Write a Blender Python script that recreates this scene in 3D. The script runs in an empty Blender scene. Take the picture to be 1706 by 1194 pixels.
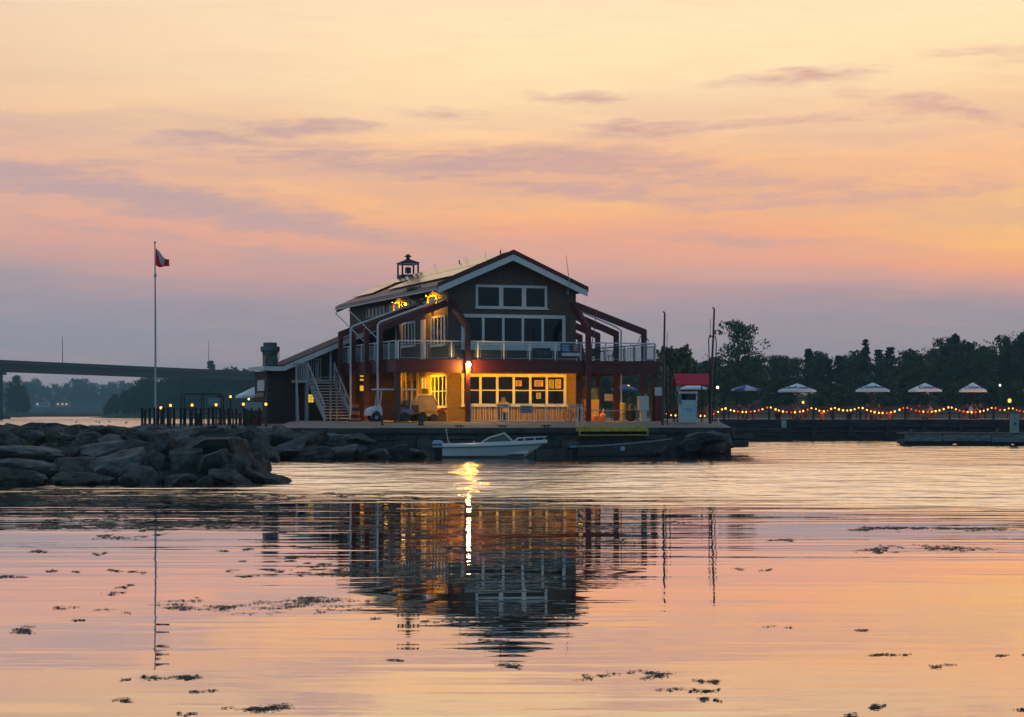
import bpy, bmesh, math, random
from mathutils import Vector, Matrix, noise as mnoise
R = math.radians
random.seed(7)
SC = bpy.context.scene
COL = SC.collection

# ---------------------------------------------------------------- camera
F, HZ, CX, HC = 3300.0, 687.0, 853.0, 2.3         # focal length and horizon in photo pixels, eye height in metres
cam_d = bpy.data.cameras.new('camera')
cam = bpy.data.objects.new('camera', cam_d)
COL.objects.link(cam)
cam.location = (0, 0, HC)
cam.rotation_euler = (R(90), 0, 0)
cam_d.sensor_width = 36.0
cam_d.lens = F / 1706.0 * 36.0
cam_d.shift_y = (HZ - 597.0) / 1706.0
cam_d.clip_end = 20000
cam_d.clip_start = 0.5
SC.camera = cam

SC.view_settings.view_transform = 'Standard'
SC.view_settings.look = 'None'
SC.view_settings.exposure = 0.0
SC.view_settings.gamma = 1.0
SC.cycles.max_bounces = 8
SC.cycles.volume_bounces = 0
SC.cycles.transparent_max_bounces = 16
SC.cycles.caustics_reflective = False
SC.cycles.caustics_refractive = False
SC.cycles.use_denoising = True
SC.cycles.sample_clamp_indirect = 4.0


def lin(c):
    out = []
    for v in c[:3]:
        v = v / 255.0
        out.append(v / 12.92 if v <= 0.04045 else ((v + 0.055) / 1.055) ** 2.4)
    return tuple(out) + (1.0,)


class NT:
    """tiny helper round a node tree"""
    def __init__(s, tree):
        s.t = tree
        s.n = tree.nodes
        s.l = tree.links

    def add(s, typ, **kw):
        n = s.n.new(typ)
        for k, v in kw.items():
            setattr(n, k, v)
        return n

    def put(s, sock, v):
        if hasattr(v, 'is_output'):
            s.l.new(v, sock)
        else:
            sock.default_value = v

    def m(s, op, a, b=None, c=None, clamp=False):
        n = s.n.new('ShaderNodeMath')
        n.operation = op
        n.use_clamp = clamp
        s.put(n.inputs[0], a)
        if b is not None:
            s.put(n.inputs[1], b)
        if c is not None:
            s.put(n.inputs[2], c)
        return n.outputs[0]

    def ramp(s, v, lo, hi, a=0.0, b=1.0, smooth=True):
        n = s.n.new('ShaderNodeMapRange')
        n.interpolation_type = 'SMOOTHSTEP' if smooth else 'LINEAR'
        n.clamp = True
        s.put(n.inputs[0], v)
        for i, x in zip((1, 2, 3, 4), (lo, hi, a, b)):
            s.put(n.inputs[i], x)
        return n.outputs[0]

    def mix(s, f, a, b, mode='MIX'):
        n = s.n.new('ShaderNodeMix')
        n.data_type = 'RGBA'
        n.blend_type = mode
        s.put(n.inputs[0], f)
        s.put(n.inputs[6], a)
        s.put(n.inputs[7], b)
        return n.outputs[2]

    def noise(s, vec, scale, detail=3.0, rough=0.5, out=0):
        n = s.n.new('ShaderNodeTexNoise')
        if vec is not None:
            s.l.new(vec, n.inputs['Vector'])
        n.inputs['Scale'].default_value = scale
        n.inputs['Detail'].default_value = detail
        n.inputs['Roughness'].default_value = rough
        return n.outputs[out]

    def comb(s, x, y, z):
        n = s.n.new('ShaderNodeCombineXYZ')
        for i, v in enumerate((x, y, z)):
            s.put(n.inputs[i], v)
        return n.outputs[0]

    def crmp(s, v, stops):
        n = s.n.new('ShaderNodeValToRGB')
        s.l.new(v, n.inputs[0])
        e = n.color_ramp.elements
        while len(e) > 1:
            e.remove(e[-1])
        e[0].position = stops[0][0]
        e[0].color = stops[0][1]
        for p, c in stops[1:]:
            k = e.new(p)
            k.color = c
        return n.outputs[0]


# ---------------------------------------------------------------- dusk sky (world)
W = bpy.data.worlds.new('World')
SC.world = W
W.use_nodes = True
w = NT(W.node_tree)
w.n.clear()
tc = w.add('ShaderNodeTexCoord')
sx = w.add('ShaderNodeSeparateXYZ')
w.l.new(tc.outputs['Generated'], sx.inputs[0])
EL = w.m('MULTIPLY', w.m('ARCSINE', sx.outputs[2]), 57.2958)
AZ = w.m('MULTIPLY', w.m('ARCTAN2', sx.outputs[0], sx.outputs[1]), 57.2958)
# slow warp so that no band is ruled straight
wv = w.comb(w.m('MULTIPLY', AZ, 0.10), w.m('MULTIPLY', EL, 0.55), 3.1)
wn = w.noise(wv, 1.0, 4.0, 0.55)
ELW = w.m('ADD', EL, w.m('MULTIPLY', w.m('SUBTRACT', wn, 0.5), 1.5))
wv1 = w.comb(w.m('MULTIPLY', AZ, 0.12), w.m('MULTIPLY', EL, 1.3), 8.8)
wn1 = w.noise(wv1, 1.0, 3.0, 0.5)
ELW = w.m('ADD', ELW, w.m('MULTIPLY', w.m('SUBTRACT', wn1, 0.5), 0.8))
EMAX = 92.0


def skyramp(rows):
    e = w.m('POWER', w.m('DIVIDE', w.m('ADD', ELW, 2.0, clamp=False), EMAX), 0.5, clamp=True)
    return w.crmp(e, [(((a + 2.0) / EMAX) ** 0.5, lin(c)) for a, c in rows])


high = [(17, (236, 214, 188)), (26, (196, 182, 182)), (40, (128, 136, 156)), (65, (92, 106, 134)), (90, (82, 98, 128))]
left = skyramp([(-1.5, (150, 145, 156)), (0.5, (162, 152, 160)), (1.8, (150, 148, 160)), (3.0, (152, 148, 160)), (3.8, (168, 152, 158)),
                (4.6, (216, 162, 148)), (5.4, (230, 170, 146)), (6.8, (232, 182, 152)), (8.3, (236, 194, 156)), (10, (236, 200, 166)),
                (12, (236, 208, 178))] + high)
mid = skyramp([(-1.5, (156, 146, 156)), (0.5, (168, 153, 158)), (1.8, (156, 149, 158)), (2.8, (162, 149, 157)), (3.5, (186, 153, 155)),
               (4.3, (228, 164, 142)), (5.2, (244, 173, 130)), (6.1, (254, 190, 126)), (7.2, (250, 192, 138)), (8.4, (250, 210, 162)),
               (9.6, (253, 222, 176)), (11, (253, 225, 180)), (12.2, (249, 217, 180))] + high)
right = skyramp([(-1.5, (160, 147, 152)), (0.5, (168, 153, 156)), (1.8, (158, 149, 156)), (2.9, (162, 149, 155)), (3.5, (196, 155, 148)),
                 (4.1, (246, 164, 122)), (4.9, (252, 188, 116)), (5.6, (254, 208, 110)), (6.3, (250, 190, 136)), (7.4, (249, 190, 142)),
                 (8.6, (249, 204, 152)), (9.8, (252, 218, 168)), (11.2, (253, 226, 180)), (12.4, (251, 224, 178))] + high)
sk = w.mix(w.ramp(AZ, -15, -1, smooth=False), left, mid)
sk = w.mix(w.ramp(AZ, 8.5, 17.0, smooth=False), sk, right)

# thin mauve clouds: long soft streaks, each at its own place in the sky, torn up by noise
wn2 = w.noise(w.comb(w.m('MULTIPLY', AZ, 0.22), w.m('MULTIPLY', EL, 0.7), 1.7), 1.0, 4.0, 0.6, out=1)
sp2 = w.add('ShaderNodeSeparateColor')
w.l.new(wn2, sp2.inputs[0])
CA = w.m('ADD', AZ, w.m('MULTIPLY', w.m('SUBTRACT', sp2.outputs[0], 0.5), 5.0))
CE = w.m('ADD', EL, w.m('MULTIPLY', w.m('SUBTRACT', sp2.outputs[1], 0.5), 1.0))
cvec = w.comb(CA, CE, 0.0)
clouds = [(515, 212, 130, 15, -1, .75), (985, 170, 110, 16, -2, .6), (1340, 143, 130, 17, 4, .7), (1590, 203, 170, 24, -12, .6),
          (1050, 220, 110, 19, 0, .75), (1330, 213, 210, 15, 0, .65), (540, 262, 230, 34, -4, .6), (840, 275, 260, 34, 2, .75),
          (1150, 300, 380, 40, -5, .65), (130, 318, 330, 24, -4, .8), (300, 352, 380, 30, -7, .8), (560, 380, 340, 20, -9, .75), (40, 292, 200, 20, 2, .7), (350, 236, 170, 14, 4, .5), (700, 300, 330, 22, -6, .55), (980, 322, 330, 16, -4, .5),
          (1270, 404, 210, 15, -4, .6), (710, 192, 110, 15, -6, .4), (1130, 452, 600, 22, -2, .6), (1660, 115, 120, 17, 0, .45),
          (430, 440, 330, 16, 2, .3), (1480, 330, 320, 20, 3, .4), (250, 400, 260, 16, -8, .5)]
acc = None
for (px, py, ra, rb, tilt, st) in clouds:
    mp = w.add('ShaderNodeMapping', vector_type='TEXTURE')
    w.l.new(cvec, mp.inputs[0])
    mp.inputs['Location'].default_value = ((px - CX) / 57.6, (HZ - py) / 57.6, 0)
    mp.inputs['Rotation'].default_value = (0, 0, R(tilt))
    mp.inputs['Scale'].default_value = (ra * 1.6 / 57.6, rb * 1.3 / 57.6, 1)
    g = w.add('ShaderNodeTexGradient', gradient_type='QUADRATIC_SPHERE')
    w.l.new(mp.outputs[0], g.inputs[0])
    v = w.m('MULTIPLY', w.m('POWER', g.outputs[1], 0.8), st * 1.85)
    acc = v if acc is None else w.m('ADD', acc, v)
str1 = w.noise(w.comb(w.m('MULTIPLY', CA, 0.20), w.m('MULTIPLY', CE, 2.2), 0.4), 1.0, 5.0, 0.6)
str2 = w.noise(w.comb(w.m('MULTIPLY', AZ, 0.9), w.m('MULTIPLY', w.m('ADD', EL, w.m('MULTIPLY', AZ, -0.05)), 5.0), 5.4), 1.0, 4.0, 0.6)
tear = w.m('MULTIPLY', w.ramp(str1, 0.30, 0.62, 0.28, 1.4), w.ramp(str2, 0.30, 0.70, 0.45, 1.4))
cf = w.m('MULTIPLY', acc, tear)
cf = w.m('SUBTRACT', 1.0, w.m('POWER', 2.718, w.m('MULTIPLY', cf, -1.6)), clamp=True)
# a broad thin veil round the streaks
veil = w.noise(w.comb(w.m('MULTIPLY', CA, 0.09), w.m('MULTIPLY', CE, 0.75), 6.6), 1.0, 5.0, 0.62)
band = w.m('MULTIPLY', w.ramp(EL, 3.4, 5.2), w.ramp(EL, 7.2, 10.4, 1.0, 0.0))
cf = w.m('MAXIMUM', cf, w.m('MULTIPLY', w.m('MULTIPLY', w.ramp(veil, 0.36, 0.66), band), 0.55))
ccol = w.mix(w.ramp(AZ, -13, 9, smooth=False), lin((188, 160, 160)), lin((210, 164, 152)))
sk = w.mix(cf, sk, ccol)
# fine grain of high streaks over the whole western sky
str3 = w.noise(w.comb(w.m('MULTIPLY', AZ, 0.35), w.m('MULTIPLY', w.m('ADD', EL, w.m('MULTIPLY', AZ, 0.03)), 3.0), 9.4), 1.0, 5.0, 0.62)
sk = w.mix(w.ramp(str3, 0.42, 0.8, 0.0, 0.35), sk, w.mix(0.5, sk, lin((222, 170, 150))))
# the eastern sky behind the camera has gone blue and dim
east = w.crmp(w.m('DIVIDE', EL, 90.0, clamp=True), [(0.0, lin((118, 144, 164))), (0.12, lin((124, 158, 180))), (0.45, lin((106, 138, 160))), (1.0, lin((88, 114, 138)))])
away = w.m('ABSOLUTE', w.m('SUBTRACT', AZ, 8.0))
sk = w.mix(w.ramp(away, 30, 95), sk, east)
# below the horizon (only seen by reflections that miss the water): dark
bg = w.add('ShaderNodeBackground')
w.l.new(sk, bg.inputs[0])
bg.inputs[1].default_value = 1.12
wo = w.add('ShaderNodeOutputWorld')
w.l.new(bg.outputs[0], wo.inputs[0])

# the last of the sun: behind the wooded shore, out of frame to the right
sun_d = bpy.data.lights.new('sun', 'SUN')
sun_d.energy = 0.12
sun_d.angle = R(8)
sun_d.color = (1.0, 0.62, 0.34)
sun = bpy.data.objects.new('sun', sun_d)
COL.objects.link(sun)
_az, _el = R(38), R(2.0)
_d = Vector((math.sin(_az) * math.cos(_el), math.cos(_az) * math.cos(_el), math.sin(_el)))
sun.rotation_euler = _d.to_track_quat('Z', 'Y').to_euler()
sun.location = (60, 60, 60)


# ---------------------------------------------------------------- object helpers
def tag(o, label=None, cat=None, group=None, kind=None):
    if label:
        o['label'] = label
    if cat:
        o['category'] = cat
    if group:
        o['group'] = group
    if kind:
        o['kind'] = kind
    return o


def empty(name, loc, rz=0.0, label=None, cat=None, group=None):
    o = bpy.data.objects.new(name, None)
    COL.objects.link(o)
    o.location = loc
    o.rotation_euler = (0, 0, rz)
    o.empty_display_size = 0.2
    return tag(o, label, cat, group)


def clone(o, parent=None):
    c = o.copy()
    COL.objects.link(c)
    if parent is not None:
        c.parent = parent
    for ch in [x for x in bpy.data.objects if x.parent == o]:
        clone(ch, c)
    return c


def ordw(n):
    base = ['first', 'second', 'third', 'fourth', 'fifth', 'sixth', 'seventh', 'eighth', 'ninth', 'tenth', 'eleventh', 'twelfth',
            'thirteenth', 'fourteenth', 'fifteenth', 'sixteenth', 'seventeenth', 'eighteenth', 'nineteenth', 'twentieth']
    if n < 20:
        return base[n]
    tens = {2: 'twenty', 3: 'thirty', 4: 'forty', 5: 'fifty', 6: 'sixty', 7: 'seventy'}
    k = n + 1
    if k % 10 == 0:
        return tens[k // 10][:-1] + 'ieth'
    return tens[k // 10] + '-' + base[k % 10 - 1]


class MB:
    """collects boxes, bars, tubes and polygons; build() links them as ONE mesh object. z values are given relative to dz."""
    def __init__(s, dz=0.0):
        s.v, s.f, s.fm, s.dz, s.cur = [], [], [], dz, 0

    def vert(s, p):
        s.v.append((p[0], p[1], p[2] - s.dz))
        return len(s.v) - 1

    def face(s, idx):
        s.f.append(tuple(idx))
        s.fm.append(s.cur)

    def poly(s, pts):
        s.face([s.vert(p) for p in pts])

    def hexa(s, p):
        """8 corners: bottom four ccw, top four ccw"""
        b = [s.vert(q) for q in p]
        for q in ((3, 2, 1, 0), (4, 5, 6, 7), (0, 1, 5, 4), (1, 2, 6, 5), (2, 3, 7, 6), (3, 0, 4, 7)):
            s.face([b[i] for i in q])

    def box(s, x0, x1, y0, y1, z0, z1):
        s.hexa([(x0, y0, z0), (x1, y0, z0), (x1, y1, z0), (x0, y1, z0), (x0, y0, z1), (x1, y0, z1), (x1, y1, z1), (x0, y1, z1)])

    def bar(s, p, q, wd, ht=None, up=(0, 0, 1)):
        ht = wd if ht is None else ht
        p, q = Vector(p), Vector(q)
        d = (q - p).normalized()
        upv = Vector(up)
        if abs(d.dot(upv)) > 0.98:
            upv = Vector((0, 1, 0))
        a = d.cross(upv).normalized() * wd / 2
        b = a.cross(d).normalized() * ht / 2
        s.hexa([p - a - b, p + a - b, q + a - b, q - a - b, p - a + b, p + a + b, q + a + b, q - a + b])

    def tube(s, pts, r, n=8, caps=True):
        pts = [Vector(p) for p in pts]
        rs = r if isinstance(r, (list, tuple)) else [r] * len(pts)
        rings = []
        prev = None
        for i, p in enumerate(pts):
            d = (pts[min(i + 1, len(pts) - 1)] - pts[max(i - 1, 0)])
            if d.length < 1e-9:
                d = Vector((0, 0, 1))
            d.normalize()
            ref = prev if prev is not None else (Vector((1, 0, 0)) if abs(d.x) < 0.9 else Vector((0, 1, 0)))
            a = ref - d * ref.dot(d)
            if a.length < 1e-6:
                a = d.orthogonal()
            a.normalize()
            prev = a
            b = d.cross(a)
            rings.append([s.vert(p + (a * math.cos(2 * math.pi * k / n) + b * math.sin(2 * math.pi * k / n)) * rs[i]) for k in range(n)])
        for r0, r1 in zip(rings, rings[1:]):
            for k in range(n):
                s.face((r0[k], r0[(k + 1) % n], r1[(k + 1) % n], r1[k]))
        if caps:
            s.face(list(reversed(rings[0])))
            s.face(rings[-1])

    def lathe(s, prof, c=(0, 0, 0), n=16):
        """prof: list of (radius, z)"""
        s.tube([(c[0], c[1], c[2] + z) for _, z in prof], [max(r, 1e-4) for r, _ in prof], n) if False else None
        rings = []
        for r, z in prof:
            rings.append([s.vert((c[0] + max(r, 1e-4) * math.cos(2 * math.pi * k / n), c[1] + max(r, 1e-4) * math.sin(2 * math.pi * k / n), c[2] + z)) for k in range(n)])
        for r0, r1 in zip(rings, rings[1:]):
            for k in range(n):
                s.face((r0[k], r0[(k + 1) % n], r1[(k + 1) % n], r1[k]))
        s.face(list(reversed(rings[0])))
        s.face(rings[-1])

    def prism(s, poly, axis, a, b):
        """polygon in the plane normal to axis ('x': pts (y,z), 'y': pts (x,z), 'z': pts (x,y)), extruded from a to b"""
        def mk(p, t):
            return {'x': (t, p[0], p[1]), 'y': (p[0], t, p[1]), 'z': (p[0], p[1], t)}[axis]
        i0 = [s.vert(mk(p, a)) for p in poly]
        i1 = [s.vert(mk(p, b)) for p in poly]
        n = len(poly)
        s.face(list(reversed(i0)))
        s.face(i1)
        for k in range(n):
            s.face((i0[k], i0[(k + 1) % n], i1[(k + 1) % n], i1[k]))

    def mesh(s, name, mats):
        me = bpy.data.meshes.new(name)
        me.from_pydata(s.v, [], s.f)
        if not isinstance(mats, (list, tuple)):
            mats = [mats]
        for m in mats:
            me.materials.append(m)
        if len(mats) > 1:
            me.polygons.foreach_set('material_index', s.fm)
        bm = bmesh.new()
        bm.from_mesh(me)
        bmesh.ops.recalc_face_normals(bm, faces=bm.faces)
        bm.to_mesh(me)
        bm.free()
        me.update()
        return me

    def build(s, name, mats, parent=None, smooth=False, bevel=0.0):
        me = s.mesh(name, mats)
        if smooth:
            me.polygons.foreach_set('use_smooth', [True] * len(me.polygons))
        o = bpy.data.objects.new(name, me)
        COL.objects.link(o)
        if parent is not None:
            o.parent = parent
        if bevel:
            b = o.modifiers.new('bevel', 'BEVEL')
            b.width = bevel
            b.segments = 2
            b.limit_method = 'ANGLE'
        return o


def at(px, py, Y):
    return Vector(((px - CX) / F * Y, Y, HC + (HZ - py) / F * Y))


def gx(px, Y):
    return (px - CX) / F * Y


def gz(py, Y):
    return HC + (HZ - py) / F * Y


def wy(py, z=0.0):
    """distance of the point of a level plane at height z that shows at row py"""
    return (HC - z) * F / (py - HZ)


# ---------------------------------------------------------------- materials
MATS = {}


def mat(name, col, rough=0.7, metal=0.0, var=0.25, scale=3.0, bump=0.0, bscale=None, col2=None, spec=0.5, stretch=(1, 1, 1), coord='Object'):
    if name in MATS:
        return MATS[name]
    m = bpy.data.materials.new(name)
    m.use_nodes = True
    t = NT(m.node_tree)
    b = t.n['Principled BSDF']
    c = tuple(col) + (1.0,)
    b.inputs['Roughness'].default_value = rough
    b.inputs['Metallic'].default_value = metal
    b.inputs['Specular IOR Level'].default_value = spec
    if var > 0 or bump > 0:
        co = t.add('ShaderNodeTexCoord')
        mp = t.add('ShaderNodeMapping')
        t.l.new(co.outputs[coord], mp.inputs[0])
        mp.inputs['Scale'].default_value = stretch
        nz = t.noise(mp.outputs[0], scale, 5.0, 0.6)
        c2 = tuple(col2) + (1.0,) if col2 else tuple(x * (1 - var) for x in col) + (1.0,)
        c1 = c if col2 else tuple(min(1, x * (1 + var)) for x in col) + (1.0,)
        t.l.new(t.mix(t.ramp(nz, 0.3, 0.7), c2, c1), b.inputs['Base Color'])
        if bump > 0:
            bp = t.add('ShaderNodeBump')
            bp.inputs['Strength'].default_value = 1.0
            bp.inputs['Distance'].default_value = bump
            n2 = t.noise(mp.outputs[0], bscale or scale * 3, 4.0, 0.6)
            t.l.new(n2, bp.inputs['Height'])
            t.l.new(bp.outputs[0], b.inputs['Normal'])
    else:
        b.inputs['Base Color'].default_value = c
    MATS[name] = m
    return m


def glow(name, col, strength):
    m = bpy.data.materials.new(name)
    m.use_nodes = True
    t = NT(m.node_tree)
    t.n.clear()
    e = t.add('ShaderNodeEmission')
    e.inputs[0].default_value = tuple(col) + (1.0,)
    e.inputs[1].default_value = strength
    o = t.add('ShaderNodeOutputMaterial')
    t.l.new(e.outputs[0], o.inputs[0])
    MATS[name] = m
    return m


def lamp(name, loc, power, col=(1, .55, .16), r=0.06, parent=None):
    d = bpy.data.lights.new(name, 'POINT')
    d.energy = power
    d.color = col
    d.shadow_soft_size = r
    o = bpy.data.objects.new(name, d)
    COL.objects.link(o)
    o.location = loc
    if parent:
        o.parent = parent
    return o


def spot_lamp(name, loc, aim, power, col, parent, cone=120, r=.08):
    d = bpy.data.lights.new(name, 'SPOT')
    d.energy = power
    d.color = col
    d.spot_size = R(cone)
    d.spot_blend = .6
    d.shadow_soft_size = r
    o = bpy.data.objects.new(name, d)
    COL.objects.link(o)
    o.location = loc
    o.rotation_euler = (Vector(aim) - Vector(loc)).to_track_quat('-Z', 'Y').to_euler()
    if parent:
        o.parent = parent
    return o


def siding(name, col, col2, course=0.16, gap=.45):
    """weathered shingle cladding: courses of boards with a shadow gap modelled by bump, uneven tone per shingle"""
    m = bpy.data.materials.new(name)
    m.use_nodes = True
    t = NT(m.node_tree)
    b = t.n['Principled BSDF']
    b.inputs['Roughness'].default_value = 0.85
    co = t.add('ShaderNodeTexCoord')
    sp = t.add('ShaderNodeSeparateXYZ')
    t.l.new(co.outputs['Object'], sp.inputs[0])
    along = t.m('ADD', sp.outputs[0], sp.outputs[1])
    br = t.add('ShaderNodeTexBrick')
    t.l.new(t.comb(along, sp.outputs[2], 0.0), br.inputs['Vector'])
    br.inputs['Color1'].default_value = tuple(col) + (1,)
    br.inputs['Color2'].default_value = tuple(col2) + (1,)
    br.inputs['Mortar'].default_value = tuple(x * gap for x in col2) + (1,)
    br.inputs['Scale'].default_value = 1.0
    br.inputs['Mortar Size'].default_value = 0.012
    br.inputs['Brick Width'].default_value = 0.22
    br.inputs['Row Height'].default_value = course
    nz = t.noise(co.outputs['Object'], 1.1, 5.0, 0.65)
    t.l.new(t.mix(t.ramp(nz, 0.3, 0.75, 0.0, 0.5), br.outputs[0], tuple(x * .55 for x in col) + (1,)), b.inputs['Base Color'])
    bp = t.add('ShaderNodeBump')
    bp.inputs['Distance'].default_value = 0.012
    t.l.new(br.outputs[1], bp.inputs['Height'])
    bp.invert = True
    t.l.new(bp.outputs[0], b.inputs['Normal'])
    MATS[name] = m
    return m


def glass(name, tint=(.9, .95, .95), opac=0.12):
    m = bpy.data.materials.new(name)
    m.use_nodes = True
    t = NT(m.node_tree)
    t.n.clear()
    tr = t.add('ShaderNodeBsdfTransparent')
    tr.inputs[0].default_value = tuple(tint) + (1,)
    gl = t.add('ShaderNodeBsdfPrincipled')
    gl.inputs['Base Color'].default_value = (.35, .42, .45, 1)
    gl.inputs['Roughness'].default_value = 0.08
    fr = t.add('ShaderNodeLayerWeight')
    fr.inputs[0].default_value = 0.25
    mx = t.add('ShaderNodeMixShader')
    t.l.new(t.m('ADD', t.m('MULTIPLY', fr.outputs[0], 0.25), opac, clamp=True), mx.inputs[0])
    t.l.new(tr.outputs[0], mx.inputs[1])
    t.l.new(gl.outputs[0], mx.inputs[2])
    o = t.add('ShaderNodeOutputMaterial')
    t.l.new(mx.outputs[0], o.inputs[0])
    MATS[name] = m
    return m


WALL = siding('shingle_siding', (.148, .110, .092), (.108, .080, .068))
WALLB = siding('brown_siding', (.055, .036, .030), (.036, .024, .022), 0.2)
LOWW = siding('lamplit_siding', (.29, .19, .05), (.235, .15, .04), .13, .7)  # same cladding as above; amber lamplight is partly put into this tan
GREYP = mat('grey_paint', (.36, .38, .41), .6, var=.12, scale=5)
WHITE = mat('white_paint', (.62, .64, .66), .55, var=.08, scale=6)
REDT = mat('red_timber', (.095, .013, .015), .6, var=.25, scale=4, bump=.004)
REDF = mat('red_fascia', (.085, .008, .009), .6, var=.22, scale=1.5, stretch=(1, 1, 9))
ROOFM = mat('maroon_roof', (.11, .035, .038), .5, var=.3, scale=1.4, stretch=(1, 1, 1))
DGLASS = mat('dark_glass', (.007, .008, .011), .05, var=0, spec=.28)
DARK = mat('black_metal', (.018, .018, .02), .5, var=.2)
STEEL = mat('galvanised_steel', (.33, .36, .38), .4, .6, var=.2)
SOFFIT = mat('soffit_boards', (.22, .13, .07), .7, var=.25, scale=2, stretch=(1, 8, 1))
PANEL = mat('solar_glass', (.02, .025, .04), .16, var=.2, scale=.8, spec=.9)
CONC = mat('concrete', (.20, .19, .17), .9, var=.3, scale=1.2, bump=.02)
WOODD = mat('dark_wood', (.05, .035, .028), .8, var=.3, scale=3)
WOODG = mat('grey_wood', (.12, .115, .11), .85, var=.35, scale=2.0, bump=.01)
RUBBER = mat('rubber', (.012, .012, .013), .8, var=0)
YELLOW = mat('yellow_paint', (.52, .37, .04), .6, var=.3, scale=4)
ORANGE = mat('orange_plastic', (.75, .22, .03), .4, var=.1)
BLUE = mat('blue_plastic', (.03, .06, .22), .4, var=.15)
BARK = mat('bark', (.035, .028, .022), .9, var=.3, scale=6)
RAILG = glass('balustrade_glass', (.90, .94, .95), .03)
PALE_SHEEN = glass('clear_panel_glass', (.8, .85, .88), .30)  # clear panels too; their whitish side-angle sheen is put into the opacity
HAZE_D = 0.00024
# ---------------------------------------------------------------- water
def water_material():
    m = bpy.data.materials.new('lake_water')
    m.use_nodes = True
    t = NT(m.node_tree)
    t.n.clear()
    geo = t.add('ShaderNodeNewGeometry')
    sp = t.add('ShaderNodeSeparateXYZ')
    t.l.new(geo.outputs['Position'], sp.inputs[0])
    X, Y = sp.outputs[0], sp.outputs[1]
    # where a breath of wind roughens the bay: a belt between the quay and the calm shallows
    wob = t.noise(t.comb(t.m('MULTIPLY', X, .05), t.m('MULTIPLY', Y, .10), 0), 1.0, 4.0, .6)
    wob2 = t.noise(t.comb(t.m('MULTIPLY', X, .10), t.m('MULTIPLY', Y, .7), 4), 1.0, 3.0, .6)
    Yw = t.m('ADD', Y, t.m('MULTIPLY', t.m('SUBTRACT', wob, .5), 9.0))
    Yw = t.m('ADD', Yw, t.m('MULTIPLY', t.m('SUBTRACT', wob2, .5), 16.0))
    lo = t.m('MAXIMUM', t.m('MULTIPLY_ADD', X, -.5, 52.0), 45.0)
    up = t.ramp(t.m('SUBTRACT', Yw, lo), -5.0, 11.0)
    dn = t.ramp(Yw, 82.0, 96.0, 1.0, 0.0)
    belt = t.m('MULTIPLY', up, dn)
    # mirror-calm shallows near the camera -> a little livelier with distance
    mid = t.ramp(Y, 20.0, 46.0)
    far = t.m('MAXIMUM', t.m('MULTIPLY', t.ramp(Y, 82.0, 94.0), t.ramp(X, 9.0, 15.0)), t.ramp(Y, 112.0, 128.0))
    pos = geo.outputs['Position']

    def nz(sx_, sy_, det=2.0, z=0.0):
        return t.noise(t.comb(t.m('MULTIPLY', X, sx_), t.m('MULTIPLY', Y, sy_), z), 1.0, det, .5)
    swell = nz(.10, .42, 2.0)                # long, low undulations
    rip = nz(.95, 1.5, 3.0, 3.0)             # metre-long ripples
    fine = nz(1.6, 3.2, 3.0, 7.0)
    # puffs: patches where the ripples are stronger
    puff = t.ramp(t.noise(t.comb(t.m('MULTIPLY', X, .06), t.m('MULTIPLY', Y, .5), 9), 1.0, 3.0, .6), .42, .66, .15, 1.0)
    h = t.m('MULTIPLY', swell, .0075)
    h = t.m('ADD', h, t.m('MULTIPLY', t.m('MULTIPLY', rip, t.m('MULTIPLY', puff, t.m('MULTIPLY_ADD', mid, .0075, .0024))), 1.0))
    h = t.m('ADD', h, t.m('MULTIPLY', fine, t.m('MULTIPLY', puff, t.m('MULTIPLY_ADD', mid, .0010, .0011))))
    streak = nz(.34, 1.0, 3.0, 5.0)
    h = t.m('ADD', h, t.m('MULTIPLY', streak, t.m('MULTIPLY', puff, t.m('MULTIPLY_ADD', mid, .0085, .0010))))
    dash = nz(.9, .5, 3.0, 12.0)
    h = t.m('ADD', h, t.m('MULTIPLY', t.m('ADD', fine, rip), t.m('MULTIPLY', belt, .022)))
    h = t.m('ADD', h, t.m('MULTIPLY', dash, t.m('MULTIPLY', t.m('MAXIMUM', belt, t.m('MULTIPLY', far, .5)), .06)))
    # wind waves have long gentle backs that face the shore the wind comes from
    ph = t.m('FRACT', t.m('ADD', t.m('MULTIPLY', Y, .62), t.m('MULTIPLY', nz(.35, .30, 3.0, 21.0), 4.0)))
    amp = t.m('MULTIPLY', t.m('MAXIMUM', belt, t.m('MULTIPLY', far, .62)), t.m('MULTIPLY_ADD', nz(.22, .12, 2.0, 30.0), .12, .055))
    h = t.m('ADD', h, t.m('MULTIPLY', ph, amp))
    h = t.m('ADD', h, t.m('MULTIPLY', t.m('ADD', fine, rip), t.m('MULTIPLY', far, .016)))
    bp = t.add('ShaderNodeBump')
    bp.inputs['Strength'].default_value = 1.0
    bp.inputs['Distance'].default_value = 1.0
    t.l.new(h, bp.inputs['Height'])
    gl = t.add('ShaderNodeBsdfGlossy')
    gl.inputs[0].default_value = (1.0, .95, .88, 1)
    rough = t.m('ADD', t.m('MULTIPLY', belt, .12), t.m('MULTIPLY_ADD', far, .05, .012))
    t.l.new(rough, gl.inputs['Roughness'])
    t.l.new(bp.outputs[0], gl.inputs['Normal'])
    df = t.add('ShaderNodeBsdfDiffuse')
    df.inputs[0].default_value = (.035, .045, .05, 1)
    fr = t.add('ShaderNodeFresnel')
    fr.inputs[0].default_value = 1.9
    mx = t.add('ShaderNodeMixShader')
    t.l.new(t.m('ADD', fr.outputs[0], .34, clamp=True), mx.inputs[0])
    t.l.new(df.outputs[0], mx.inputs[1])
    t.l.new(gl.outputs[0], mx.inputs[2])
    o = t.add('ShaderNodeOutputMaterial')
    t.l.new(mx.outputs[0], o.inputs[0])
    return m


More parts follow.
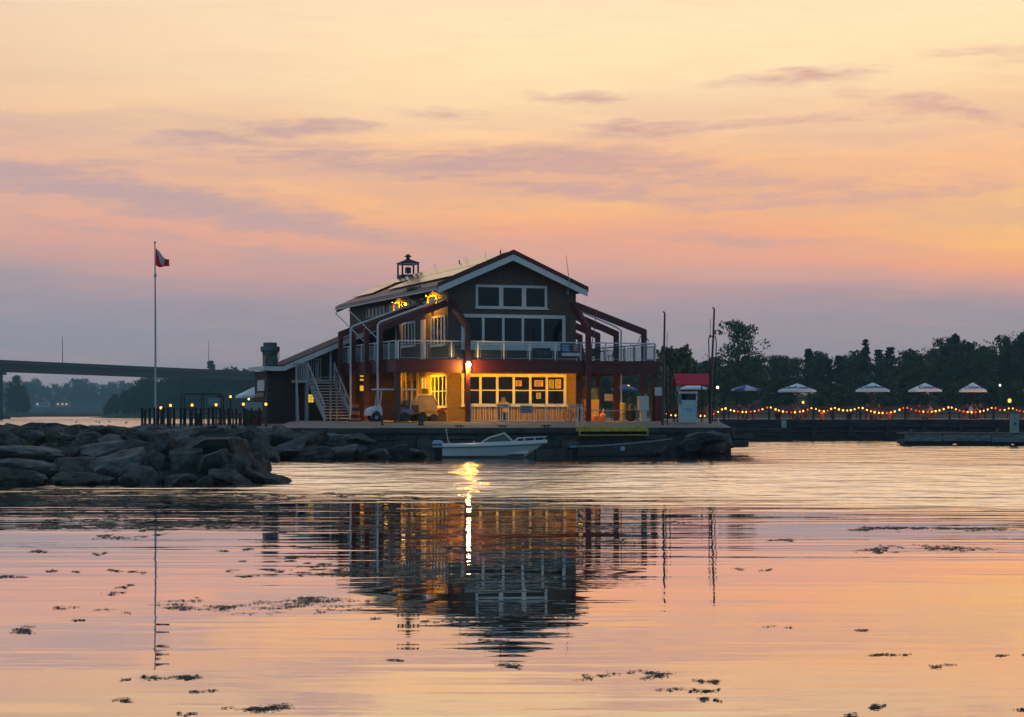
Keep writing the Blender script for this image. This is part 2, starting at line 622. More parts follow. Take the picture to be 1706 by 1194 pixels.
wb = MB()
wb.poly([(-2400, -120, 0), (2400, -120, 0), (2400, 2900, 0), (-2400, 2900, 0)])
water = wb.build('water', water_material())
tag(water, 'calm lake water mirroring the sunset sky', kind='structure')

# ---------------------------------------------------------------- building frame (local u along the front, v to the back)
CS, SN = math.cos(R(19.2)), math.sin(R(19.2))
OX, OY = -6.55, 112.0
GZ = 1.79                                             # ground by the building


def BW(u, v, z=0.0):
    return Vector((OX + CS * u - SN * v, OY + SN * u + CS * v, z))


def U(px, v):
    k = (px - CX) / F
    return (k * (OY + CS * v) - OX + SN * v) / (CS - SN * k)


def V(px, u):
    k = (px - CX) / F
    return (OX + CS * u - k * (OY + SN * u)) / (SN + CS * k)


def ZZ(py, u, v):
    return HC + (HZ - py) / F * (OY + SN * u + CS * v)


# ---------------------------------------------------------------- quay, apron, terrace, land
STONE = mat('quay_stone', (.050, .052, .054), .9, var=.5, scale=.7, bump=.09, bscale=1.6)
qb = MB()
QL, QR = at(455, 0, 103.6), at(1218, 0, 109.3)        # front edge ends
QL.z = QR.z = 0


def qpt(t, z, back=0.0):
    p = QL.lerp(QR, t)
    return (p.x, p.y + back, z)


NQ = 60
prev = None
for i in range(NQ + 1):
    t_ = i / NQ
    wobx = .22 * mnoise.noise((i * .55, 3, 0)) + .12 * mnoise.noise((i * 1.7, 9, 0))
    row = [qpt(t_, -.6, -.1 + wobx * 1.6), qpt(t_, .25, .05 + wobx * 1.4), qpt(t_, .8, .10 + wobx), qpt(t_, 1.18, .02 + wobx * .6), qpt(t_, 1.20, -.12), qpt(t_, 1.47, -.12), qpt(t_, 1.47, .25)]
    ids = [qb.vert(p) for p in row]
    if prev:
        for k in range(len(ids) - 1):
            qb.face((prev[k], ids[k], ids[k + 1], prev[k + 1]))
    prev = ids
qd = (QR - QL)
qlen = qd.length
qd.normalize()
qn = Vector((-qd.y, qd.x, 0))
rq = random.Random(31)
for z0, z1, dep in ((-.5, .42, .16), (.36, .86, .02), (.82, 1.16, -.06)):
    s_ = -.3
    while s_ < qlen:
        w_ = rq.uniform(.5, 1.9)
        if rq.random() < .93:
            off = -dep - rq.uniform(0, .22)
            c0 = []
            for zz_ in (z0 + rq.uniform(0, .07), z1 - rq.uniform(0, .10)):
                for (aa, bb) in ((.03, off + rq.uniform(-.06, .06)), (w_ - .03, off + rq.uniform(-.06, .06)), (w_ - .05, .7), (.05, .7)):
                    p = QL + qd * (s_ + aa + rq.uniform(-.04, .04)) + qn * bb
                    c0.append((p.x, p.y, zz_ + rq.uniform(-.04, .04)))
            qb.hexa(c0)
        s_ += w_
# concrete coping in cast lengths, a little out of line
s_ = 0
while s_ < qlen:
    w_ = min(rq.uniform(2.4, 3.2), qlen - s_)
    o_, z_ = rq.uniform(-.25, -.17), rq.uniform(-.02, .02)
    c0 = []
    for zz_ in (1.20 + z_, 1.47 + z_):
        for aa, bb in ((.02, o_), (w_ - .02, o_), (w_ - .02, .02), (.02, .02)):
            p = QL + qd * (s_ + aa) + qn * bb
            c0.append((p.x, p.y, zz_))
    qb.hexa(c0)
    s_ += w_
# right-hand return of the quay
r0 = qpt(1, 0)
pts = [(-.6, 0), (.8, .1), (1.2, 0), (1.47, 0)]
pr = None
for j in range(9):
    ids = [qb.vert((r0[0] + (.25 if z < 1.2 else 0) * math.sin(j * 2.1) * .6 - j * .15, r0[1] + j * 4, z)) for z, _ in pts]
    if pr:
        for k in range(3):
            qb.face((pr[k], ids[k], ids[k + 1], pr[k + 1]))
    pr = ids
quay = qb.build('quay', STONE)
tag(quay, kind='structure')

ab = MB()
# apron: from the quay edge up to the level of the building, then level behind it
NA = 40
rows = []
for i in range(NA + 1):
    t_ = i / NA
    a = qpt(t_, 1.475, -.10)
    dist = 112.0 + (i / NA) * 4.5
    rows.append([a, (a[0], dist - .8, GZ - .01), (a[0] * 1.0, dist + 4, GZ), (a[0] * 1.35 - 0.0, 160, GZ)])
for r_, s_ in zip(rows, rows[1:]):
    for k in range(3):
        ab.poly([r_[k], s_[k], s_[k + 1], r_[k + 1]])
apron = ab.build('pavement', CONC)
tag(apron, kind='structure')

# patio ground and breakwater core under the boulders (left)
MUD = mat('gap_shade_gravel', (.016, .017, .017), .95, var=.4, scale=1.5, bump=.05)  # darkened: the shade in the gaps between boulders is put into its colour
mb_ = MB()
GXN, GYN = 90, 60


def mound_h(x, y):
    fl = 62.6 + .35 * math.sin(x * .7)                 # front waterline
    # right edge: tip at px 470 Y 66, then back up to px 440 at Y 100
    if y < 68:
        re = gx(455, y)
    else:
        re = gx(405, y) if y < 98 else (gx(440, y) if y < 106 else gx(640, y))
    bk = 97.0 if x < gx(232, 100) else 136.0
    d = min((y - fl) * .42, (re - x) * .7, (bk - y) * .35)
    d = min(d, 1.0 if y < 90 else 1.15)
    top = 1.25 + .12 * mnoise.noise((x * .3, y * .3, 0)) + (.12 if y > 96 else 0)
    s = max(-.5, min(1.0, d))
    return -.5 + (top + .5) * (s + .5) / 1.5 - (.62 - .45 * max(0, min(1, (y - 69.5) / 6)) if y < 96 else .17 * max(0, 1 - (y - 96) / 4))


gidx = {}
for j in range(GYN + 1):
    for i in range(GXN + 1):
        x, y = -34 + 28.5 * i / GXN, 60 + 78 * j / GYN
        gidx[i, j] = mb_.vert((x, y, mound_h(x, y)))
for j in range(GYN):
    for i in range(GXN):
        mb_.face((gidx[i, j], gidx[i + 1, j], gidx[i + 1, j + 1], gidx[i, j + 1]))
mound = mb_.build('terrain', MUD, smooth=True)
tag(mound, kind='structure')

# patio slab where the lamp posts stand
pb = MB()
pl = [at(232, 0, 104), at(470, 0, 104), at(520, 0, 118), at(520, 0, 145), at(236, 0, 140)]
pb.prism([(p.x, p.y) for p in pl], 'z', 1.0, 1.52)
patio = pb.build('path', CONC)
tag(patio, kind='structure')

# long terrace pier on the right, with timber face
TZ = 1.70
TIMB = mat('pier_timber', (.035, .034, .036), .9, var=.5, scale=.8, bump=.05, stretch=(1, 1, 5))
tb = MB()
tx0, tx1 = gx(1085, 166), 95.0
tb.box(tx0, tx1, 166.0, 186.0, .75, TZ - .32)
tb.box(tx0, tx1, 165.8, 166.0, TZ - .62, TZ - .02)
tb.box(tx0, tx1, 165.9, 186.0, TZ - .3, TZ)
tb.box(tx0, tx1, 166.2, 166.8, .05, .72)
xx = tx0 + 1
while xx < tx1:
    tb.box(xx, xx + .3, 165.55, 165.8, -.5, TZ - .1)
    xx += 3.1
terrace = tb.build('pier', TIMB)
tag(terrace, kind='structure')
DECKM = mat('terrace_paving', (.74, .74, .64), .9, var=.12, scale=.4)
sb = MB()
sb.poly([(tx0 - 20, 186.2, TZ - .02), (140, 186.2, TZ - .02), (160, 300, TZ - .3), (tx0 - 40, 300, TZ - .3)])
pv = sb.build('promenade', DECKM)
tag(pv, kind='structure')
sb = MB()
sb.box(tx0 + .05, tx1, 166.3, 186.1, TZ + .004, TZ + .03)
pv = sb.build('deck_boards', mat('terrace_boards', (.16, .12, .09), .85, var=.3, scale=.6, stretch=(6, 1, 1)))
tag(pv, kind='structure')

# wooded shore: grass bank rising behind the promenade
GRASS = mat('rough_grass', (.035, .06, .022), .95, var=.45, scale=.12, bump=.2, bscale=2.0, col2=(.05, .04, .022))
lb = MB()
LX, LY = 60, 26
li = {}
for j in range(LY + 1):
    for i in range(LX + 1):
        x = -22 + 260 * i / LX
        y = 298 + 262 * (j / LY) ** 1.3
        s = max(0, min(1, (y - 300) / 70))
        e = max(0, min(1, (x + 22) / 14))
        z = TZ - .45 + (3.0 * s * s * (3 - 2 * s) + (y - 300) * .012 + .35 * mnoise.noise((x * .06, y * .06, 2))) * e
        if j == 0:
            z = TZ - .6
        if i == 0:
            z = -.5
        li[i, j] = lb.vert((x, y, z))
for j in range(LY):
    for i in range(LX):
        lb.face((li[i, j], li[i + 1, j], li[i + 1, j + 1], li[i, j + 1]))
land = lb.build('grass_bank', GRASS, smooth=True)
tag(land, kind='structure')


def land_z(x, y):
    s = max(0, min(1, (y - 300) / 70))
    e = max(0, min(1, (x + 22) / 14))
    return TZ - .45 + (3.0 * s * s * (3 - 2 * s) + (y - 300) * .012) * e


# far shores on the left
def low_bank(name, x0, x1, y, h, depth, seed):
    b = MB()
    n = 60
    pr_ = None
    for i in range(n + 1):
        x = x0 + (x1 - x0) * i / n
        e = min(1, i / 4, (n - i) / 4)
        hh = h * (.75 + .5 * mnoise.noise((i * .35, seed, 0))) * max(.05, e)
        ids = [b.vert((x, y - 3, -.3)), b.vert((x, y, hh * .7)), b.vert((x, y + depth * .5, hh)), b.vert((x, y + depth, -.3))]
        if pr_:
            for k in range(3):
                b.face((pr_[k], ids[k], ids[k + 1], pr_[k + 1]))
        pr_ = ids
    o = b.build(name, GRASS, smooth=True)
    return tag(o, kind='structure')


low_bank('far_shore', -1000, 200, 2260, 16, 260, 1)
low_bank('near_shore', gx(150, 840), 40, 840, 2.5, 160, 2)
low_bank('spit', gx(-60, 1080), gx(240, 1080), 1080, 3.2, 60, 5)
hb = MB()
pr_ = None
for i in range(81):
    x = -2300 + 4600 * i / 80
    hh = 16 + 9 * mnoise.noise((i * .2, 4, 0)) + 4 * mnoise.noise((i * .7, 2, 0))
    ids = [hb.vert((x, 2600, -1)), hb.vert((x, 2630, hh * .8)), hb.vert((x, 2750, hh)), hb.vert((x, 2850, 0))]
    if pr_:
        for k in range(3):
            hb.face((pr_[k], ids[k], ids[k + 1], pr_[k + 1]))
    pr_ = ids
hills = hb.build('hills', mat('far_forest', (.03, .045, .03), .95, var=.4, scale=.05), smooth=True)
tag(hills, kind='structure')

# ---------------------------------------------------------------- boulders
ROCKM = []
for k, c in enumerate([(.072, .074, .073), (.052, .056, .058), (.115, .118, .116), (.076, .068, .062)]):
    ROCKM.append(mat('limestone_%s' % 'abcd'[k], c, .88, var=.5, scale=2.2, bump=.09, bscale=4))


for m_ in ROCKM:
    # a dark, wet, weedy band where the lake level rises and falls
    t = NT(m_.node_tree)
    bs = t.n['Principled BSDF']
    src = bs.inputs['Base Color'].links[0].from_socket
    gp = t.add('ShaderNodeNewGeometry')
    sz = t.add('ShaderNodeSeparateXYZ')
    t.l.new(gp.outputs['Position'], sz.inputs[0])
    zn = t.m('ADD', sz.outputs[2], t.m('MULTIPLY', t.noise(gp.outputs['Position'], 1.8, 4.0), .25))
    t.l.new(t.mix(t.ramp(zn, .22, .42), (.014, .017, .013, 1), src), bs.inputs['Base Color'])
    t.l.new(t.ramp(zn, .22, .42, .35, .9), bs.inputs['Roughness'])


def boulder_mesh(seed):
    rnd = random.Random(seed)
    bm = bmesh.new()
    bmesh.ops.create_icosphere(bm, subdivisions=4, radius=1.0)
    planes = []
    for _ in range(11):
        n = Vector((rnd.gauss(0, 1), rnd.gauss(0, 1), rnd.gauss(0, .9))).normalized()
        planes.append((n, rnd.uniform(.42, .80)))
    planes += [(Vector((rnd.uniform(-.2, .2), rnd.uniform(-.25, .1), 1)).normalized(), rnd.uniform(.45, .7)), (Vector((0, 0, -1)), .6)]
    off = Vector((seed * 3.7, seed * 1.3, 0))
    for v in bm.verts:
        for n, d in planes:
            e = v.co.dot(n) - d
            if e > 0:
                v.co -= n * e
        p = v.co.copy()
        v.co += p.normalized() * (.075 * mnoise.noise(p * 2.2 + off) + .035 * mnoise.noise(p * 6 + off) - .05 * max(0, .12 - abs(mnoise.noise(p * 2.6 - off))) / .12)
    me = bpy.data.meshes.new('boulder')
    bm.to_mesh(me)
    bm.free()
    me.polygons.foreach_set('use_smooth', [True] * len(me.polygons))
    me.set_sharp_from_angle(angle=R(16))
    for m_ in ROCKM[seed % 4:seed % 4 + 1]:
        me.materials.append(m_)
    return me


BM = [boulder_mesh(s) for s in range(26)]
rr = random.Random(21)


def put_boulder(px, py, wpx, hpx, Y, yaw=None, roll=0.0, label=None, group=None, mesh=None):
    """a boulder whose outline at distance Y spans wpx x hpx photo pixels around (px, py)"""
    o = bpy.data.objects.new('boulder', mesh or rr.choice(BM))
    COL.objects.link(o)
    s = Y / F
    o.location = at(px, py, Y)
    wx, hz = wpx * s / 2 / .80, hpx * s / 2 / .66
    o.scale = (wx, rr.uniform(.8, 1.1) * max(wx * .8, hz), hz)
    yw = rr.choice((0, math.pi)) + rr.uniform(-.25, .25) if yaw is None else yaw
    o.rotation_euler = (rr.uniform(-.3, .2), roll + rr.uniform(-.16, .16), yw)
    return tag(o, label, 'boulder', group)


# the near breakwater, boulder by boulder: px, py (centre), width, height, distance, roll
ROWS = {
    'waterline row of the breakwater':
        [(10, 797, 84, 42, 62.8, .1), (52, 796, 40, 24, 63, 0), (118, 800, 84, 28, 62.9, .08), (178, 802, 42, 20, 63.1, 0), (232, 797, 62, 40, 63.0, -.1),
         (306, 800, 66, 26, 63.0, .05), (378, 797, 76, 30, 63.4, 0), (452, 798, 66, 20, 64.4, .05), (272, 800, 24, 30, 63.6, 0)],
    'second course of the breakwater':
        [(40, 776, 90, 30, 64.6, .05), (128, 780, 96, 38, 64.8, .1), (210, 772, 110, 44, 64.9, -.28), (258, 772, 36, 40, 64.6, 0), (306, 770, 58, 44, 64.8, 0),
         (352, 772, 74, 42, 64.6, .3), (400, 778, 60, 42, 64.8, .2), (428, 784, 40, 46, 65.6, .3), (-30, 774, 80, 40, 64.8, 0)],
    'middle course of the breakwater':
        [(40, 754, 112, 30, 66.2, 0), (104, 756, 60, 26, 66.6, 0), (166, 754, 92, 32, 66.8, -.06), (232, 752, 70, 44, 66.4, 0), (276, 744, 44, 52, 66.6, .1),
         (340, 746, 128, 44, 66.2, .05), (386, 756, 62, 50, 66.4, .1), (416, 764, 48, 44, 67.6, .35), (-20, 752, 70, 34, 66.6, 0)],
    'upper course of the breakwater':
        [(10, 736, 70, 28, 69.4, 0), (52, 730, 66, 26, 69.8, .05), (110, 738, 66, 32, 69.6, -.2), (150, 732, 60, 24, 70.4, 0), (190, 738, 66, 26, 69.4, .2),
         (240, 732, 70, 34, 69.6, 0), (300, 728, 74, 28, 70, 0), (348, 728, 84, 22, 70.4, -.05), (392, 736, 50, 26, 70.6, .2)],
    'crest course of the breakwater':
        [(6, 720, 46, 18, 79, 0), (40, 718, 50, 18, 80, 0), (84, 722, 52, 20, 79, 0), (122, 719, 40, 22, 80, 0), (160, 720, 56, 20, 82, 0), (198, 720, 52, 20, 83, 0),
         (236, 722, 50, 22, 80, 0), (280, 720, 60, 18, 82, 0), (330, 722, 60, 18, 80, 0), (376, 722, 56, 18, 81, 0)],
    'back edge of the breakwater':
        [(-10, 714, 60, 14, 94, 0), (26, 714, 34, 14, 95, 0), (58, 714, 50, 14, 94, 0), (98, 714, 44, 14, 95, 0), (136, 713, 36, 16, 95, 0), (166, 715, 44, 13, 94, 0),
         (196, 715, 44, 13, 95, 0), (222, 716, 34, 12, 95, 0)],
    'row below the patio lamps':
        [(256, 714, 48, 13, 98, 0), (296, 714, 44, 14, 98, 0), (336, 715, 56, 13, 98, 0), (380, 716, 56, 15, 98, 0), (424, 716, 44, 15, 99, 0), (468, 714, 40, 14, 100, 0)],
    'upper row beside the quay':
        [(424, 732, 58, 24, 97, .2), (470, 730, 58, 22, 99, -.1), (516, 728, 62, 24, 100.5, .1), (560, 730, 54, 20, 101.6, 0), (604, 730, 50, 18, 102.4, 0)],
    'lower row beside the quay':
        [(440, 752, 56, 22, 95.5, .15), (484, 748, 62, 30, 97, .35), (530, 752, 54, 20, 99, 0), (572, 752, 56, 20, 100, 0), (598, 748, 24, 26, 100.6, .7), (632, 753, 40, 16, 101.6, 0),
         (668, 752, 44, 18, 102.4, 0), (702, 754, 36, 14, 102.8, 0)],
}
sizes = []
for rname, row in ROWS.items():
    row = sorted(row)
    for i, (px, py, wp, hp, Y, roll) in enumerate(row):
        big = 'long' if wp > 2.4 * hp else ('blocky' if wp < 1.5 * hp else 'slab-sided')
        put_boulder(px, py + 2, wp * 1.12, hp * 1.18, Y, roll=roll, label='%s grey boulder, %s from the left in the %s' % (big, ordw(i), rname), group='boulders of the breakwater',
                    mesh=BM[(i * 7 + len(rname) * 3) % len(BM)])

for i, (px, py, wp, hp, Y) in enumerate([(1176, 728, 60, 22, 108.2), (1206, 735, 36, 26, 108.8), (1150, 742, 50, 22, 107.9), (1190, 748, 56, 18, 108.3), (1090, 748, 44, 16, 107.6)]):
    put_boulder(px, py, wp, hp, Y, label='dark wet stone at the foot of the quay corner, %s from the top' % ordw(i), group='stones of the quay corner')
ps = sorted((rr.uniform(-10, 465), rr.choice((785, 762, 742, 800, 727)) + rr.uniform(-5, 5)) for _ in range(34))
for i, (px, py) in enumerate(ps):
    wp = rr.uniform(12, 30)
    Y = 62.4 + (803 - py) * .085 - .25
    if py > 790 and px > 440:
        continue
    put_boulder(px, py, wp, wp * rr.uniform(.5, .85), Y, roll=rr.uniform(-.6, .6), label='small broken stone wedged between the breakwater boulders, %s from the left' % ordw(i), group='rubble of the breakwater')

# tufts of weeds between the boulders
WEED = mat('weed_leaves', (.06, .085, .018), .8, var=.4, scale=9)


def tuft(px, py, Y, h, lab, name='weed_tuft', n=26, mat_=None):
    b = MB()
    rnd = random.Random(px)
    for _ in range(n):
        a = rnd.uniform(0, 6.28)
        l = h * rnd.uniform(.5, 1)
        bx, by = rnd.gauss(0, h * .25), rnd.gauss(0, h * .2)
        tipx, tipy = bx + math.cos(a) * l * .5, by + math.sin(a) * l * .5
        wv_ = .02 + h * .03
        b.poly([(bx - wv_, by, 0), (bx + wv_, by, 0), ((bx + tipx) / 2 + wv_, (by + tipy) / 2, l * .6)])
        b.poly([((bx + tipx) / 2 - wv_, (by + tipy) / 2, l * .5), ((bx + tipx) / 2 + wv_, (by + tipy) / 2, l * .6), (tipx, tipy, l)])
    o = b.build(name, mat_ or WEED)
    o.location = at(px, py, Y)
    return tag(o, lab, 'plant')


tuft(50, 748, 68.2, .38, 'yellow-green weed tuft growing between the left boulders of the breakwater')
tuft(84, 733, 68.8, .3, 'small dark weed tuft on the upper boulders of the breakwater')
tuft(46, 722, 72, .25, 'low weed tuft on the breakwater crest near the bridge pier')
tuft(390, 716, 96, .35, 'grassy tuft on the rocks below the patio lamps')

# ---------------------------------------------------------------- floating weeds on the calm water
fb = MB()
rw = random.Random(5)


def piece(x, y, s0, streak):
    Y = wy(y)
    s = Y / F
    half = s0 * rw.uniform(.25, 1.0) * s
    ln = half * rw.uniform(1.2, 3.4) * streak
    dp = rw.uniform(.2, .75) * Y * Y / (HC * F) * .55
    X = gx(x, Y)
    a = rw.uniform(-.5, .5)
    lift = rw.uniform(0, .004) * (Y / 25)
    ring = []
    for q in range(6):
        th = 2 * math.pi * q / 6 + rw.uniform(-.4, .4)
        rx, ry = ln * math.cos(th) * rw.uniform(.35, 1), dp * math.sin(th) * rw.uniform(.35, 1)
        ring.append((X + rx * math.cos(a) - ry * math.sin(a) * .4, Y + ry + rx * math.sin(a) * .6, .004 + lift * (.5 + .5 * math.cos(th + 1))))
    ids = [fb.vert(p) for p in ring]
    top = fb.vert((X, Y, .008 + lift))
    for q in range(6):
        fb.face((ids[q], ids[(q + 1) % 6], top))


def weeds(px, py, wp, hp, n, s0=4.0, streak=1.0):
    """wisps: short drifting strands of small leaves, thickest near the middle of the mat"""
    done = 0
    n = int(n * 2.0)
    cores = [(px + wp * rw.uniform(-.8, .8), py + hp * rw.uniform(-.7, .7), rw.uniform(.12, .5), rw.uniform(.2, .6), rw.gauss(0, .05)) for _ in range(max(2, int(wp / 22)))]
    while done < n:
        kx, ky, kw, kh, kt = rw.choice(cores)
        ox = rw.gauss(0, 1) * wp * kw * .6
        cx_ = kx + ox
        cy_ = ky + ox * kt + rw.gauss(0, 1) * hp * kh * .6
        ln = rw.uniform(4, 26) * (wp / 90) ** .5
        sl = rw.gauss(-.02, .06)
        m = rw.randint(4, 13)
        if rw.random() < .95:
            # a drowned strand: a thin flat ribbon
            n_ = 5
            lo_, hi_ = [], []
            for k in range(n_ + 1):
                t_ = k / n_ - .5
                xx_, yy_ = cx_ + ln * 1.5 * t_, max(800, cy_ + ln * t_ * sl + rw.uniform(-.5, .5))
                Yq = wy(yy_)
                wd_ = .28 * Yq * Yq / (HC * F) * (1 - 1.8 * abs(t_)) * rw.uniform(.4, 1.1)
                lo_.append(fb.vert((gx(xx_, Yq), Yq - wd_, .004)))
                hi_.append(fb.vert((gx(xx_, Yq), Yq + wd_, .006)))
            for k in range(n_):
                fb.face((lo_[k], lo_[k + 1], hi_[k + 1], hi_[k]))
        for k in range(m):
            t_ = rw.gauss(0, .45)
            piece(cx_ + ln * t_, max(800, cy_ + ln * t_ * sl + rw.gauss(0, .6 + hp * .04)), s0 * .55, streak)
        done += m


for c in [(430, 1008, 170, 12, 260, 3.5), (340, 1014, 60, 8, 60, 3.5), (520, 1000, 60, 8, 70, 3), (500, 955, 85, 7, 110, 4), (620, 948, 130, 16, 260, 3.5), (700, 968, 110, 12, 130, 4),
          (830, 1029, 120, 6, 120, 4), (900, 960, 70, 10, 40, 4), (840, 1062, 60, 7, 45, 4), (295, 1129, 75, 7, 110, 4), (230, 1128, 18, 6, 20, 4), (410, 1177, 95, 8, 130, 4), (235, 1168, 40, 5, 30, 4),
          (345, 1150, 28, 4, 24, 4), (285, 1192, 30, 4, 20, 4), (825, 1110, 45, 7, 55, 4), (1050, 1122, 70, 9, 70, 3.5), (975, 1128, 30, 9, 25, 3), (1080, 1122, 40, 5, 30, 4), (1140, 1148, 45, 6, 60, 4),
          (1170, 1135, 40, 6, 40, 4), (1195, 1166, 28, 5, 45, 4), (1560, 881, 150, 3, 190, 6), (1500, 880, 60, 3, 60, 6), (1560, 916, 130, 5, 120, 5), (1485, 917, 30, 4, 40, 5), (1290, 900, 50, 2, 22, 5),
          (1110, 871, 60, 3, 40, 5), (1260, 950, 30, 3, 14, 4), (1475, 1175, 28, 6, 60, 4), (1410, 1191, 28, 5, 36, 4), (1690, 1183, 28, 5, 30, 4), (1685, 1092, 34, 3, 34, 5), (1465, 1091, 34, 2, 30, 5),
          (1550, 1110, 40, 5, 24, 3), (1455, 1048, 20, 3, 12, 3.5), (1300, 1045, 24, 2, 10, 3), (20, 1052, 34, 6, 70, 4), (60, 917, 30, 3, 22, 4.5), (165, 921, 22, 3, 16, 4.5), (110, 951, 30, 3, 22, 4.5),
          (15, 961, 40, 3, 30, 5), (210, 951, 30, 4, 30, 4.5), (200, 976, 30, 3, 20, 4.5), (200, 989, 26, 3, 18, 4.5), (95, 1013, 30, 3, 16, 4), (110, 1034, 30, 3, 14, 3.5), (240, 893, 90, 4, 60, 4.5),
          (180, 860, 160, 3, 60, 6), (380, 917, 40, 2, 16, 5), (615, 1030, 24, 3, 12, 4), (640, 1101, 40, 2, 18, 2.5), (1000, 880, 110, 10, 60, 5), (1030, 900, 60, 5, 30, 5)]:
    weeds(*c)
# the drowned mat along the foot of the breakwater and out over the building's mirror image
for _ in range(40):
    weeds(rw.uniform(-10, 460), rw.uniform(815, 868) if rw.random() < .75 else rw.uniform(868, 880), rw.uniform(60, 160), rw.uniform(2, 6), 34, 7, 1.4)
for _ in range(70):
    weeds(rw.uniform(440, 960), rw.uniform(820, 960), rw.uniform(30, 110), rw.uniform(1, 3), 9, 6, 1.6)
for _ in range(34):
    weeds(rw.uniform(660, 970), rw.uniform(930, 1060), rw.uniform(20, 60), rw.uniform(1, 3), 8, 5, 1.6)
fl = fb.build('floating_weeds', mat('water_weed', (.12, .125, .09), .7, var=.6, scale=1.6, col2=(.035, .04, .03)))
tag(fl, 'ragged mats of weed floating on the still water', kind='stuff')
# ---------------------------------------------------------------- trees
LEAFM = [mat('oak_leaves', (.042, .070, .026), .85, var=.5, scale=.7), mat('maple_leaves', (.054, .080, .030), .85, var=.5, scale=.7), mat('pine_needles', (.026, .046, .026), .9, var=.45, scale=.9)]


def leafcards(b, c, rad, n, size, rnd, flat=1.0):
    for _ in range(n):
        d = Vector((rnd.gauss(0, 1), rnd.gauss(0, 1), rnd.gauss(0, 1))).normalized() * rad * rnd.uniform(.25, 1.0) ** .5
        p = Vector(c) + Vector((d.x, d.y, d.z * flat))
        a = Vector((rnd.gauss(0, 1), rnd.gauss(0, 1), rnd.gauss(0, 1))).normalized()
        t1 = a.orthogonal().normalized()
        t2 = a.cross(t1)
        s = size * rnd.uniform(.6, 1.3)
        b.poly([p + t1 * s, p + t2 * s * .6, p - t1 * s * .9, p - t2 * s * .7])


def deciduous(seed, h=10.0, wid=8.0, gap=.25, leaf=.26, bare=.12, dens=1.0):
    """(crown mesh, trunk mesh) of a broadleaf tree of height h"""
    rnd = random.Random(seed)
    cb, tb_ = MB(), MB()
    lean = rnd.uniform(-.4, .4)
    tb_.tube([(0, 0, -.4), (lean * .2, 0, h * .2), (lean * .6, .1, h * .45), (lean, 0, h * .8)], [h * .028, h * .022, h * .016, h * .005], 7)
    nl = int(16 + h * .9)
    for k in range(nl):
        f = (k + .5) / nl
        z = h * (bare + (1 - bare) * f)
        prof = math.sin(math.pi * min(1, max(0.04, (f * .9 + .14)))) ** .7
        ang = k * 2.4 + rnd.uniform(-.4, .4)
        rr_ = wid * .5 * prof * rnd.uniform(.45, .95)
        c = Vector((math.cos(ang) * rr_ * .8 + lean * f, math.sin(ang) * rr_ * .8, min(z, h * .95)))
        tb_.tube([(lean * f * .8, 0, max(h * .15, c.z - rr_ * .6)), (c.x * .6, c.y * .6, c.z - rr_ * .15), tuple(c)], [h * .009, h * .006, h * .002], 5)
        lob = wid * rnd.uniform(.13, .23)
        for q in range(5):
            cc = c + Vector((rnd.gauss(0, lob * .7), rnd.gauss(0, lob * .7), rnd.gauss(0, lob * .5)))
            if cc.z > h:
                cc.z = h - rnd.uniform(0, .6)
            leafcards(cb, cc, lob * rnd.uniform(.45, .85), int(34 * dens), leaf, rnd, .8)
    return cb.mesh('crown', LEAFM[seed % 2]), tb_.mesh('trunk', BARK)


def pine(seed, h=14.0, wid=6.5):
    rnd = random.Random(seed + 90)
    cb, tb_ = MB(), MB()
    tb_.tube([(0, 0, -.4), (.1, 0, h * .5), (0, .1, h)], [h * .02, h * .013, h * .003], 7)
    z = h * .16
    while z < h * .99:
        f = z / h
        n = rnd.randint(4, 7)
        for k in range(n):
            ang = rnd.uniform(0, 6.28)
            ln = wid * .5 * (1.05 - f) ** .75 * rnd.uniform(.35, 1.3) + .25
            e = Vector((math.cos(ang) * ln, math.sin(ang) * ln, z + ln * rnd.uniform(.0, .42) + rnd.uniform(-.4, .4)))
            tb_.tube([(0, 0, z - .1), tuple(e)], [h * .006, h * .002], 4)
            for q in range(4):
                t_ = .35 + .65 * q / 3
                leafcards(cb, Vector((e.x * t_, e.y * t_, z + (e.z - z) * t_ + .1)), .30 + ln * .16, 20, .22, rnd, .62)
        z += h * .042 * rnd.uniform(.6, 1.4)
    return cb.mesh('crown', LEAFM[2]), tb_.mesh('trunk', BARK)


DEC = [deciduous(s, 10.0, wdt) for s, wdt in ((1, 8.5), (2, 9.5), (3, 7.5), (4, 10.5), (5, 8.8))]
PIN = [pine(1), pine(2, 14, 5.5), pine(3, 14, 7.5)]
BIG = deciduous(11, 18.0, 11.0, leaf=.30, bare=.06, dens=1.0)
BUSH = [deciduous(s, 4.0, 5.0, leaf=.2, bare=.02, dens=.8) for s in (21, 22)]


def tree(var, loc, h, base_h, rz, name, label, group, wide=1.0):
    r = empty(name, loc, rz, label, 'tree', group)
    k = h / base_h
    r.scale = (k * wide, k * wide, k)
    for me, nm in ((var[0], 'crown'), (var[1], 'trunk')):
        o = bpy.data.objects.new(nm, me)
        COL.objects.link(o)
        o.parent = r
    return r


rt = random.Random(17)
# skyline of the wooded shore in the photograph
SKY = [(960, 604), (1040, 600), (1100, 596), (1130, 590), (1160, 604), (1190, 598), (1230, 592), (1275, 598), (1300, 588), (1340, 590), (1370, 582), (1400, 588), (1440, 580), (1475, 586), (1500, 580), (1530, 578),
       (1560, 572), (1600, 563), (1640, 568), (1670, 564), (1706, 560), (1760, 556), (1900, 560), (2100, 575)]


def skyrow(px):
    for (a, b), (c, d) in zip(SKY, SKY[1:]):
        if a <= px <= c:
            return b + (d - b) * (px - a) / (c - a)
    return SKY[0][1] if px < SKY[0][0] else SKY[-1][1]


